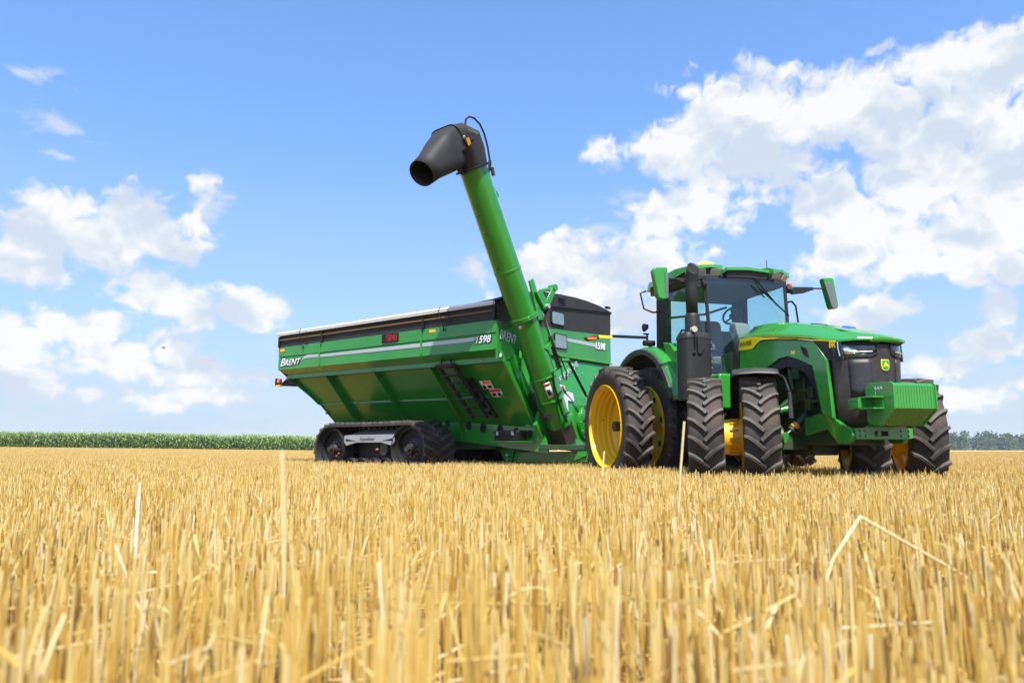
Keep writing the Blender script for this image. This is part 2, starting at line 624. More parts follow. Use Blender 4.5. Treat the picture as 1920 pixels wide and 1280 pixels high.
t.l.new(t.mix(t.maprange(dist, 30, 70, 0, 1), near_c, far_col), p.inputs['Base Color'])

gx = np.concatenate([np.linspace(-1500, -120, 24)[:-1], np.linspace(-120, 120, 97), np.linspace(120, 1500, 24)[1:]])
gy = np.concatenate([np.linspace(-300, -10, 8)[:-1], np.linspace(-10, 160, 86), np.linspace(160, 1900, 44)[1:]])
rows = [[(x, y, float(ground_z(x, y))) for x in gx] for y in gy]
g = MB().grid(rows).build('field_ground', 'field_soil', smooth=60)
g['kind'] = 'structure'

# ------------------------------------------------------------------ stubble
def leafy(name, cols, rough=0.5, trans=0.3, obj_var=True, spec=0.4):
    m = bpy.data.materials.new(name)
    m.use_nodes = True
    t = NT(m.node_tree)
    p = t.n['Principled BSDF']
    out = [n for n in t.n if n.type == 'OUTPUT_MATERIAL'][0]
    at = t.node('ShaderNodeAttribute')
    at.attribute_name = 'tone'
    c = t.ramp(at.outputs['Fac'], cols)
    t.l.new(c, p.inputs['Base Color'])
    p.inputs['Roughness'].default_value = rough
    p.inputs['Specular IOR Level'].default_value = spec
    tr = t.node('ShaderNodeBsdfTranslucent')
    t.l.new(c, tr.inputs[0])
    mx = t.node('ShaderNodeMixShader')
    mx.inputs[0].default_value = trans
    t.l.new(p.outputs[0], mx.inputs[1])
    t.l.new(tr.outputs[0], mx.inputs[2])
    t.l.new(mx.outputs[0], out.inputs[0])
    MATS[name] = m
    return m


leafy('straw', [(0.0, (0.34, 0.17, 0.04)), (0.2, (0.55, 0.325, 0.065)), (0.5, (0.72, 0.49, 0.135)), (0.75, (0.80, 0.625, 0.26)), (0.9, (0.82, 0.66, 0.33)), (1.0, (0.92, 0.82, 0.55))], 0.42, 0.28, spec=0.3)
leafy('corn_leaf', [(0.0, (0.055, 0.11, 0.025)), (0.35, (0.15, 0.26, 0.075)), (0.7, (0.27, 0.40, 0.15)), (1.0, (0.46, 0.54, 0.28))], 0.42, 0.3, spec=0.5)
leafy('tree_leaf', [(0.0, (0.022, 0.050, 0.016)), (0.5, (0.048, 0.095, 0.028)), (1.0, (0.11, 0.16, 0.05))], 0.7, 0.15)


class QM:
    """fast quad soup with a per-face tone"""

    def __init__(s):
        s.v, s.t = [], []

    def quad(s, a, b, c, d, tone):
        s.v.extend((a, b, c, d))
        s.t.append(tone)

    def mesh(s, name, m, smooth=False):
        n = len(s.t)
        me = bpy.data.meshes.new(name)
        me.vertices.add(4 * n)
        me.vertices.foreach_set('co', np.array(s.v, dtype=np.float32).ravel())
        me.loops.add(4 * n)
        me.loops.foreach_set('vertex_index', np.arange(4 * n, dtype=np.int32))
        me.polygons.add(n)
        me.polygons.foreach_set('loop_start', np.arange(0, 4 * n, 4, dtype=np.int32))
        me.update(calc_edges=True)
        a = me.attributes.new('tone', 'FLOAT', 'FACE')
        a.data.foreach_set('value', np.array(s.t, dtype=np.float32))
        me.materials.append(MATS[m])
        return me


def straw_stem(q, base, top, r, tone, n=5, joints=True):
    bx_, by_, bz_ = base
    tx, ty, tz = top
    segs = [0.0, 0.5, 1.0]
    ph = random.random() * 6
    ring = []
    for k, s_ in enumerate(segs):
        w = r * (1.12 - 0.2 * s_)
        cx_, cy_, cz_ = lerp(bx_, tx, s_), lerp(by_, ty, s_), lerp(bz_, tz, s_)
        if k == 1:
            cx_ += random.uniform(-1, 1) * 0.004
        ring.append([(cx_ + w * math.cos(ph + 2 * PI * j / n), cy_ + w * math.sin(ph + 2 * PI * j / n), cz_) for j in range(n)])
    for k in range(len(segs) - 1):
        tn = min(1, max(0, tone + random.uniform(-0.12, 0.12)))
        for j in range(n):
            q.quad(ring[k][j], ring[k][(j + 1) % n], ring[k + 1][(j + 1) % n], ring[k + 1][j], min(1, max(0, tn + random.uniform(-.05, .05))))


def blade(q, p0, d, L, w, tone, droop=0.4):
    """thin dry leaf strip"""
    P = [Vector(p0)]
    v = Vector(d).normalized()
    k = 3
    side = v.cross(Vector((random.uniform(-1, 1), random.uniform(-1, 1), 0.3))).normalized()
    for i in range(k):
        v = (v + Vector((0, 0, -droop * 0.5))).normalized()
        P.append(P[-1] + v * L / k)
    for i in range(k):
        w0 = w * (1 - i / k * 0.6) / 2
        w1 = w * (1 - (i + 1) / k * 0.8) / 2
        q.quad(P[i] - side * w0, P[i] + side * w0, P[i + 1] + side * w1, P[i + 1] - side * w1, tone)


TILE = 1.2
tiles = bpy.data.collections.new('stubble_tiles')
for k in range(9):
    q = QM()
    nrow = 7
    for r_ in range(nrow):
        x0 = -TILE / 2 + (r_ + 0.5) * TILE / nrow
        y = -TILE / 2
        while y < TILE / 2:
            y += random.uniform(0.005, 0.0215)
            x = x0 + random.gauss(0, 0.034)
            h = random.gauss(0.325, 0.024) - (random.random() < 0.12) * random.uniform(0.02, 0.14)
            ln = 0.05 if random.random() < 0.85 else 0.22
            tone = min(0.97, max(0.02, random.gauss(0.52, 0.23)))
            tx, ty = x + random.gauss(0, ln) * h, y + random.gauss(0, ln) * h
            r0 = random.uniform(0.0021, 0.0039)
            straw_stem(q, (x, y, -0.02), (tx, ty, max(0.06, h)), r0, tone)
            if random.random() < 0.30:   # leaf sheath torn open along the stem
                z_ = random.uniform(0.05, 0.9) * h
                blade(q, (lerp(x, tx, z_ / h), lerp(y, ty, z_ / h), z_), (random.uniform(-1, 1), random.uniform(-1, 1), random.uniform(0.1, 1.6)),
                      random.uniform(0.03, 0.11), random.uniform(0.003, 0.007), random.uniform(0.45, 1.0), random.uniform(0.1, 0.9))
    for i in range(150):   # chaff and cut straw lying between the rows
        a = random.uniform(0, 2 * PI)
        x, y = random.uniform(-TILE / 2, TILE / 2), random.uniform(-TILE / 2, TILE / 2)
        L = random.uniform(0.05, 0.26)
        z0 = random.choice((0.02, 0.03, 0.06, 0.12, 0.2, 0.27))
        tl = random.uniform(-0.25, 0.25)
        dx, dy = math.cos(a) * L, math.sin(a) * L
        w = 0.0022
        tone = random.uniform(0.5, 1)
        q.quad((x, y, z0 - w), (x + dx, y + dy, z0 + tl * L - w), (x + dx, y + dy, z0 + tl * L + w), (x, y, z0 + w), tone)
        q.quad((x - w, y + w, z0), (x + dx - w, y + dy + w, z0 + tl * L), (x + dx + w, y + dy - w, z0 + tl * L), (x + w, y - w, z0), tone)
    for i in range(4):   # odd straws leaning above the cut
        x, y = random.uniform(-TILE / 2, TILE / 2), random.uniform(-TILE / 2, TILE / 2)
        a = random.uniform(0, 2 * PI)
        hh = random.uniform(0.30, 0.43)
        le_ = random.uniform(0.02, 0.2)
        straw_stem(q, (x, y, 0.0), (x + math.cos(a) * le_, y + math.sin(a) * le_, hh), 0.0022, random.uniform(0.6, 1))
    me = q.mesh('stubble_tile', 'straw')
    o = bpy.data.objects.new('stubble_tile', me)
    tiles.objects.link(o)

ROWA = R(9)
CR_, SR_ = math.cos(ROWA), math.sin(ROWA)
pts, scl, rot_ = [], [], []
ny = int(84 / TILE)
for j in range(-4, ny):
    y = 0.55 + TILE / 2 + (j) * TILE * 0.985
    half = abs(y) * 1.02 + 7
    nx = int(half / TILE) + 1
    for i in range(-nx, nx + 1):
        x = i * TILE * 0.985 + random.uniform(-.02, .02)
        if j < 0 and abs(x) < 1.2:
            continue
        if math.hypot(x, y) < 0.8:
            continue
        xr_, yr_ = x * CR_ - y * SR_, x * SR_ + y * CR_
        pts.append((xr_, yr_, float(ground_z(xr_, yr_))))
        rot_.append(ROWA + random.choice((0, PI)))
        d = math.hypot(x, y)
        z = 1.0 + 0.20 * max(0, 1 - (d - 0.9) / 2.2) if d < 3.1 else 1.0
        scl.append((1, 1, z * random.uniform(0.97, 1.03)))
me = bpy.data.meshes.new('wheat_stubble')
me.from_pydata(pts, [], [])
a = me.attributes.new('scl', 'FLOAT_VECTOR', 'POINT')
a.data.foreach_set('vector', np.array(scl, dtype=np.float32).ravel())
a = me.attributes.new('rz', 'FLOAT_VECTOR', 'POINT')
a.data.foreach_set('vector', np.array([(0, 0, r_) for r_ in rot_], dtype=np.float32).ravel())
me.materials.append(MATS['straw'])
stub = bpy.data.objects.new('wheat_stubble', me)
COL.objects.link(stub)
stub['kind'] = 'stuff'
stub['label'] = 'golden cut wheat stubble standing in rows all over the field'
stub['category'] = 'stubble'
ng = bpy.data.node_groups.new('stubble_scatter', 'GeometryNodeTree')
ng.interface.new_socket('Geometry', in_out='INPUT', socket_type='NodeSocketGeometry')
ng.interface.new_socket('Geometry', in_out='OUTPUT', socket_type='NodeSocketGeometry')
gi, go = ng.nodes.new('NodeGroupInput'), ng.nodes.new('NodeGroupOutput')
ci = ng.nodes.new('GeometryNodeCollectionInfo')
ci.inputs['Collection'].default_value = tiles
ci.inputs['Separate Children'].default_value = True
ip = ng.nodes.new('GeometryNodeInstanceOnPoints')
ip.inputs['Pick Instance'].default_value = True
na1 = ng.nodes.new('GeometryNodeInputNamedAttribute')
na1.data_type = 'FLOAT_VECTOR'
na1.inputs[0].default_value = 'scl'
na2 = ng.nodes.new('GeometryNodeInputNamedAttribute')
na2.data_type = 'FLOAT_VECTOR'
na2.inputs[0].default_value = 'rz'
ng.links.new(gi.outputs[0], ip.inputs['Points'])
ng.links.new(ci.outputs[0], ip.inputs['Instance'])
ng.links.new(na1.outputs['Attribute'], ip.inputs['Scale'])
ng.links.new(na2.outputs['Attribute'], ip.inputs['Rotation'])
ng.links.new(ip.outputs[0], go.inputs[0])
md = stub.modifiers.new('scatter', 'NODES')
md.node_group = ng


# loose straws that stand out in the foreground
def loose_straw(name, label, pts_, r, tone_mat='straw_pale'):
    o = MB().tube(pts_, r, 7).build(name, tone_mat, smooth=60)
    o['label'] = label
    o['category'] = 'straw'
    return o


mat('straw_pale', (0.80, 0.66, 0.34), 0.35, var=0.12)
mat('straw_white', (0.86, 0.80, 0.62), 0.35, var=0.08)


def along(px, py, d):
    """the point of the field that lies d metres out in the direction of a photograph pixel"""
    x, u = (px - 960) / 1371.0, (640 - py) / 1371.0
    v = Vector((x, math.cos(pitch) - u * math.sin(pitch), math.sin(pitch) + u * math.cos(pitch)))
    return Vector((0, 0, CAM_H)) + v * d


loose_straw('bent_straw', 'long bent straw folded like a roof above the stubble at the right', [along(1530, 1150, 1.9), along(1563, 1045, 1.9), along(1613, 968, 1.92), along(1757, 1050, 2.0), along(1838, 1096, 2.08)], 0.0034)
loose_straw('broken_straw', 'pale broken straw leaning before the front tyres', [along(1283, 790, 3.6), along(1276, 882, 3.6), along(1272, 960, 3.6)], 0.006)
loose_straw('upright_straw', 'white flattened straw standing tall in the stubble at the left', [along(263, 905, 2.3), along(257, 985, 2.3), along(250, 1120, 2.3)], [0.004, 0.006, 0.006], 'straw_white')
loose_straw('thin_straw', 'thin straw rising before the yellow rear wheel rim', [along(1133, 846, 5.0), along(1129, 890, 5.0)], 0.006)
loose_straw('lone_stalk', 'lone blurred stalk rising above the rest near the rubber tracks', [along(529, 846, 1.25), along(532, 1000, 1.25), along(532, 1120, 1.25)], 0.0028)
loose_straw('fallen_straw', 'fallen straw slanting down in the stubble at the bottom centre', [along(1300, 1138, 1.3), along(1352, 1195, 1.3)], 0.0032)
loose_straw('crossed_straw', 'straw leaning to the right low in the nearest stubble', [along(1515, 1210, 1.1), along(1490, 1282, 1.1)], 0.0034)

# ------------------------------------------------------------------ corn field, far left
q = QM()


def corn_plant(q, x, y, z0, h):
    lean = (random.gauss(0, .04), random.gauss(0, .04))
    # stalk
    w = 0.014
    q.quad((x - w, y, z0), (x + w, y, z0), (x + w + lean[0], y + lean[1], z0 + h * .92), (x - w + lean[0], y + lean[1], z0 + h * .92), random.uniform(.5, .8))
    n = 15
    a0 = random.uniform(0, PI)
    for i in range(n):
        f = 0.02 + 0.96 * i / n
        z = z0 + h * f * 0.92
        a = a0 + PI * (i % 2) + random.gauss(0, 0.5)
        L = random.uniform(0.7, 1.15) * (1 - 0.35 * abs(f - .55))
        up = random.uniform(0.6, 1.1)
        cx_, cy_ = x + lean[0] * f, y + lean[1] * f
        px_, pz_ = [0], [0]
        sx, sz = math.cos(0.9 * up), math.sin(0.9 * up)
        ang = 1.15 * up
        rr, zz = 0, 0
        k = 4
        prev = None
        tone = min(1, max(0, random.gauss(0.30 + 0.42 * f, 0.2)))  # tone falls towards the ground: shade of the gaps put into the leaf colour
        for s_ in range(k + 1):
            wd = 0.06 * math.sin(PI * min(1, 0.25 + 0.75 * s_ / k)) + 0.006
            P = Vector((cx_ + math.cos(a) * rr, cy_ + math.sin(a) * rr, z + zz))
            S = Vector((-math.sin(a), math.cos(a), 0.25)) * wd
            if prev:
                q.quad(prev[0] - prev[1], prev[0] + prev[1], P + S, P - S, min(1, max(0, tone + random.uniform(-.08, .1))))
            prev = (P, S)
            rr += math.cos(ang) * L / k
            zz += math.sin(ang) * L / k
            ang -= 0.62


def corn_edge_y(x):
    return 100 + (x + 68) * 0.22


for row in range(18):
    x = -118.0
    while x < -14:
        x += random.uniform(0.16, 0.27) * (1.0 if row < 4 else 1.5)
        yy = corn_edge_y(x) + row * 0.76 + random.gauss(0, 0.05)
        corn_plant(q, x, yy, float(ground_z(x, yy)), random.gauss(2.3 + .06 * math.sin(x * .33) + .05 * math.sin(x * 1.1), 0.13))
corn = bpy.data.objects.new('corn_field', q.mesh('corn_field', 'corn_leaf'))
COL.objects.link(corn)
corn['kind'] = 'stuff'
corn['label'] = 'dense green corn crop along the far left edge of the stubble'
corn['category'] = 'corn'

# ------------------------------------------------------------------ distant woodland
q = QM()
for i in range(520):
    x = -330 + i * 2.1 + random.uniform(-3, 3)
    y = 640 + random.uniform(-14, 26) + max(0, -x) * 0.4
    zb = float(ground_z(x, y))
    h = random.gauss(13.5, 1.5) * (0.75 if x < 60 else 1.0)
    rx, rz = random.uniform(3.2, 5.4), h * 0.47
    cz = zb + h - rz
    base_tone = random.uniform(0.15, 0.6)
    nl = 190
    for k in range(nl):
        u, v = random.uniform(0, 2 * PI), random.uniform(-1, 1)
        rad = random.uniform(0.62, 1.05) * (1 + 0.16 * math.sin(5 * u + i) + 0.12 * math.sin(9 * v + i * 2))
        c_ = Vector((x + rx * rad * math.sqrt(1 - v * v) * math.cos(u), y + rx * rad * math.sqrt(1 - v * v) * math.sin(u), cz + rz * rad * v))
        s_ = random.uniform(0.6, 1.15)
        a = Vector((random.uniform(-1, 1), random.uniform(-1, 1), random.uniform(-1, 1))).normalized() * s_
        b = a.cross(Vector((random.uniform(-1, 1), random.uniform(-1, 1), random.uniform(-1, 1)))).normalized() * s_
        q.quad(c_ - a, c_ - b, c_ + a, c_ + b, min(1, max(0, base_tone + random.uniform(-.15, .25))))
    for k in range(2):   # trunk
        w = 0.3
        q.quad((x - w, y, zb), (x + w, y, zb), (x + w * .6, y, cz), (x - w * .6, y, cz), 0.1)
    for k in range(26):  # undergrowth
        c_ = Vector((x + random.uniform(-3, 3), y - 3 + random.uniform(-2, 2), zb + random.uniform(0, 4)))
        s_ = random.uniform(0.5, 1.1)
        a = Vector((random.uniform(-1, 1), random.uniform(-.4, .4), random.uniform(-1, 1))).normalized() * s_
        b = a.cross(Vector((0, 1, 0))).normalized() * s_
        q.quad(c_ - a, c_ - b, c_ + a, c_ + b, random.uniform(.05, .45))
wood = bpy.data.objects.new('distant_woodland', q.mesh('distant_woodland', 'tree_leaf'))
COL.objects.link(wood)
wood['kind'] = 'stuff'
wood['label'] = 'far bluish green line of trees along the edge of the field'
wood['category'] = 'woodland'

# ------------------------------------------------------------------ small bird far off
bc = along(307, 652, 45)
b = MB()
b.tube([bc + Vector((-.11, 0, -.01)), bc + Vector((-.05, 0, 0)), bc + Vector((.04, 0, .005)), bc + Vector((.10, 0, .01)), bc + Vector((.14, 0, .01))], [0.006, .028, .032, .022, .004], 8)
bird = b.build('bird', 'bird_brown')
bird['label'] = 'tiny dark bird in flight against the clouds at the left'
bird['category'] = 'bird'
for s_ in (-1, 1):
    wv = MB().grid([[bc + Vector((-.04, 0, .01)), bc + Vector((.05, 0, .01))], [bc + Vector((-.05, s_ * .13, .05)), bc + Vector((.05, s_ * .13, .05))],
                    [bc + Vector((-.09, s_ * .25, .0)), bc + Vector((-.07, s_ * .26, .0))]])
    wv.build('wing', 'bird_brown', bird, solid=0.006)


# ================================================================== TRACTOR
def tyre_mb(Rr, w, rr, n, lh=0.05, lug_w=0.024, dirsign=1, delta=0.17):
    body = MB()
    h = Rr - rr
    half = [(-.38 * w, rr - .012), (-.455 * w, rr + .03), (-.50 * w, rr + .45 * h), (-.492 * w, rr + .62 * h), (-.465 * w, Rr - lh - .045),
            (-.42 * w, Rr - lh - .018), (-.25 * w, Rr - lh - .004), (0, Rr - lh)]
    prof = half + [(-a, r_) for a, r_ in half[::-1][1:]]
    prof += [(.36 * w, rr - .02), (-.36 * w, rr - .02)]
    body.lathe(prof, 72, closed=True)
    lugs = MB()
    for side in (-1, 1):
        for k in range(n):
            p0 = 2 * PI * (k + (0.5 if side > 0 else 0)) / n + random.uniform(-.002, .002)
            rings = []
            ts = [-0.06, 0.0, 0.12, 0.3, 0.5, 0.7, 0.88, 1.0]
            pts_ = []
            for t_ in ts:
                if t_ < 0:
                    y = side * w * 0.497
                    ph = p0 + 0.0
                    rt, rb = Rr - .095, Rr - .15
                else:
                    y = side * w * (.488 - .525 * t_)
                    ph = p0 - dirsign * delta / Rr * (t_ ** 1.45)
                    rt = Rr - .022 * (abs(2 * y / w) ** 3) - .003
                    rb = Rr - lh - .03 - .05 * (abs(2 * y / w) ** 4)
                pts_.append((y, ph, rt, rb))
            for i, (y, ph, rt, rb) in enumerate(pts_):
                a, b_ = pts_[max(0, i - 1)], pts_[min(len(pts_) - 1, i + 1)]
                dy, ds = b_[0] - a[0], (b_[1] - a[1]) * Rr
                L = math.hypot(dy, ds) or 1
                ny_, ns_ = -ds / L, dy / L
                tw = lug_w * (1 + .25 * max(0, ts[i])) * (.92 if i == len(ts) - 1 else 1)
                ring = []
                for (sg, r_, wd) in ((-1, rb, tw * 1.35), (-1, rt, tw * .88), (1, rt, tw * .88), (1, rb, tw * 1.35)):
                    yy = y + ny_ * sg * wd
                    yy = max(-w * .5, min(w * .5, yy))
                    pp = ph + ns_ * sg * wd / Rr
                    ring.append((r_ * math.cos(pp), yy, r_ * math.sin(pp)))
                rings.append(ring)
            lugs.rings(rings)
    return body, lugs


def bolts(mb, n, rad, y0, y1, r, ph=0):
    for k in range(n):
        a = 2 * PI * k / n + ph
        mb.tube([(rad * math.cos(a), y0, rad * math.sin(a)), (rad * math.cos(a), y1, rad * math.sin(a))], r, 6)


YAW = R(15.55)
trac = thing('tractor', 'large green row crop tractor with yellow wheels parked in front of the grain cart', 'tractor',
             (3.279, 12.985, 0), YAW - R(90))


# ---- wheels (local: axle along y, outward = -y for the right-hand side)
def wheel(kind, loc, yaw, outward, Rr, w, rr, n, rimfn, delta, lh=.05, lug_w=.024):
    e = part(kind, trac, loc, (0, 0, yaw))
    b_, l_ = tyre_mb(Rr, w, rr, n, lh, lug_w, 1, delta)
    ty_ = b_.build('tyre', 'rubber', e, smooth=50)
    ty_.data.materials.append(MATS['lug_rubber'])
    nb = len(ty_.data.polygons)
    # lugs joined into the same tyre mesh with their own worn, dusty material
    lm = l_.build('tyre_lugs', 'lug_rubber', None, smooth=40)
    bm = bmesh.new()
    bm.from_mesh(ty_.data)
    k0 = len(bm.faces)
    bm.from_mesh(lm.data)
    bm.faces.ensure_lookup_table()
    for f in bm.faces[k0:]:
        f.material_index = 1
    bm.to_mesh(ty_.data)
    bm.free()
    me_ = lm.data
    bpy.data.objects.remove(lm)
    bpy.data.meshes.remove(me_)
    md_ = ty_.modifiers.new('bevel', 'BEVEL')
    md_.width = .006
    md_.segments = 1
    md_.limit_method = 'ANGLE'
    md_.angle_limit = R(50)
    rimfn(e, outward, rr, w)
    return e


def o_(pts_, outward):
    """profiles are given with the outside at negative y"""
    return [(a * (-outward), r_) for a, r_ in pts_]


def rear_outer_rim(e, ow, rr, w):
    p_ = [(-.225, rr + .012), (-.235, rr + .004), (-.228, rr - .008), (-.205, rr - .022), (-.17, rr - .03), (-.165, rr - .055), (-.10, rr - .06), (-.09, rr - .078),
          (-.02, rr - .082), (-.01, rr - .105), (.07, rr - .11), (.085, rr - .135), (.15, rr - .14), (.165, rr - .165), (.19, rr - .19), (.185, .30), (.16, .20), (.16, .0)]
    mb = MB().lathe(o_(p_, ow), 72)
    q_ = [(-.225, rr + .012), (.20, rr - .012), (.21, rr + .004)]
    mb.lathe(o_(q_, ow), 72)
    mb.build('rim', 'yellow_paint', e, smooth=28)
    h = MB().tube([(0, .18 * -ow, 0), (0, -.03 * -ow, 0)], .05, 24)
    h.tube([(0, .18 * -ow, 0), (0, .10 * -ow, 0)], .11, 24)
    bolts(h, 8, .085, .12 * -ow, .085 * -ow, .012)
    h.build('axle_end', 'rust', e)
    MB().tube([(-.42, -.06 * -ow, .12), (-.40, -.085 * -ow, .12)], .011, 8).build('valve', 'steel_dark', e)


def rear_inner_rim(e, ow, rr, w):
    p_ = [(-.225, rr + .012), (-.235, rr), (-.215, rr - .02), (-.20, rr - .03), (-.19, rr - .05), (-.17, rr - .13), (-.165, .42), (-.12, .34), (-.10, .2), (-.10, 0)]
    mb = MB().lathe(o_(p_, ow), 64)
    mb.lathe(o_([(-.225, rr + .012), (.20, rr - .012), (.23, rr + .008)], ow), 64)
    bolts(mb, 16, rr - .10, -.175 * -ow, -.205 * -ow, .018)
    mb.build('rim', 'yellow_paint', e, smooth=28)
    for k in range(8):
        a = 2 * PI * k / 8 + .2
        MB().tube([((rr - .16) * math.cos(a), .169 * ow, (rr - .16) * math.sin(a)), ((rr - .16) * math.cos(a), .176 * ow, (rr - .16) * math.sin(a))], .05, 12).build('rim_hole', 'dark_void', e)
    h = MB().tube([(0, -.1 * -ow, 0), (0, -.50 * -ow, 0)], .05, 24)
    h.build('axle_end', 'rust', e)


def front_rim(spacer):
    def fn(e, ow, rr, w):
        if spacer:   # outer dual: dish open to the outside, drum towards the inner wheel
            p_ = [(-.22, rr + .01), (-.23, rr), (-.21, rr - .02), (-.15, rr - .03), (-.08, rr - .05), (.05, rr - .06), (.12, rr - .10), (.14, .24), (.14, 0)]
            mb = MB().lathe(o_(p_, ow), 56)
            mb.lathe(o_([(.21, rr + .02), (.23, rr + .005), (.20, rr - .03), (.16, rr - .05), (.15, .26)], ow), 56)
            mb.lathe(o_([(.14, .235), (.30, .235), (.30, .215), (.42, .215), (.42, .235), (.55, .24)], ow), 48)
            for k in range(14):
                a = 2 * PI * k / 14
                mb.box((.235 * math.cos(a), .36 * -ow, .235 * math.sin(a)), (.02, .11, .03), Matrix.Rotation(-a, 3, 'Y'))
            bolts(mb, 14, .20, .13 * -ow, .10 * -ow, .014)
        else:
            p_ = [(-.22, rr + .01), (-.23, rr), (-.20, rr - .03), (-.12, rr - .05), (-.04, rr - .09), (-.02, .26), (-.02, 0)]
            mb = MB().lathe(o_(p_, ow), 56)
            mb.lathe(o_([(.21, rr + .01), (.23, rr), (.20, rr - .03), (.08, rr - .06), (0, rr - .1), (0, .15)], ow), 56)
            bolts(mb, 10, .31, -.02 * -ow, -.05 * -ow, .016)
        mb.build('rim', 'yellow_paint', e, smooth=28)
        MB().tube([(0, -.02 * -ow, 0), (0, .3 * -ow, 0)], .13, 20).build('hub', 'dark_green', e)
    return fn


RR, RW = 1.032, .47
for side in (-1, 1):
    wheel('rear_wheel', (0, side * 1.549, RR - .02), 0, side, RR, RW, .69, 25, rear_outer_rim, .20, lug_w=.021)
    wheel('rear_wheel', (0, side * .80, RR - .02), 0, side, RR, RW, .69, 25, rear_inner_rim, .20, lug_w=.021)
ST = R(31)
WB = 3.031
FR = .812
for side in (-1, 1):
    ox, oy = (-math.sin(ST), -math.cos(ST)) if side < 0 else (math.sin(ST), math.cos(ST))
    for off, sp_ in ((.664, True), (-.015, False)):
        c = (WB + ox * off, side * .838 + oy * off, FR - .02)
        wheel('front_wheel', c, -ST, side, FR, .455, .455, 21, front_rim(sp_), .18, lh=.048, lug_w=.0205)

# ---- hood
HS = [  # x, centre z, crease z, crease y, shoulder z, shoulder y
    (2.13, 2.470, 2.300, .40, 2.250, .475), (2.45, 2.462, 2.300, .41, 2.240, .485), (2.80, 2.415, 2.275, .42, 2.212, .495), (3.14, 2.345, 2.228, .43, 2.165, .50),
    (3.50, 2.262, 2.148, .43, 2.098, .50), (3.79, 2.185, 2.080, .425, 2.038, .49), (4.05, 2.110, 2.015, .41, 1.970, .47), (4.25, 2.045, 1.965, .385, 1.932, .44),
    (4.39, 2.000, 1.945, .33, 1.932, .36), (4.47, 1.960, 1.935, .20, 1.930, .22)]
rows = []
for (x, zc, zr, yr, zs, ys) in HS:
    half = [(0, zc), (yr * .35, zc - (zc - zr) * .05), (yr * .52, zc - (zc - zr) * .14), (yr * .585, zc - (zc - zr) * .36), (yr * .95, zr + .012), (yr, zr), (ys * .985, zs + .012), (ys, zs - (.01 if x < 4.1 else .004)), (ys, zs - (.05 if x < 4.1 else .014))]
    rows.append([(x, -y, z) for y, z in half[::-1]] + [(x, y, z) for y, z in half[1:]])
rows.append([(x + .006, y, min(z, 1.900)) for x, y, z in rows[-1]])
hood = MB().grid(rows)
hood.build('hood', 'green_paint', trac, smooth=24, solid=0.014)
# bulge lines and openings on top
for s_ in (-1, 1):
    MB().prism([(3.62, s_ * .10), (3.98, s_ * .13), (4.20, s_ * .20), (4.02, s_ * .24), (3.66, s_ * .20)], 'z', 0, .018).xf(
        lambda x, y, z: (x, y, z + interp(x, [(h_[0], h_[1]) for h_ in HS]) - .022)).build('hood_vent', 'dark_green', trac, bevel=.006)
MB().prism([(3.30, -.12), (3.42, -.11), (3.42, .05), (3.30, .05)], 'z', 0, .02).xf(
    lambda x, y, z: (x, y, z + interp(x, [(h_[0], h_[1]) for h_ in HS]) - .008)).build('hood_slot', 'black_plastic', trac)
MB().tube([(3.78, -.02, 2.19), (3.84, .02, 2.185), (3.88, .10, 2.17)], .02, 10).build('hood_camera', 'blue_label', trac)

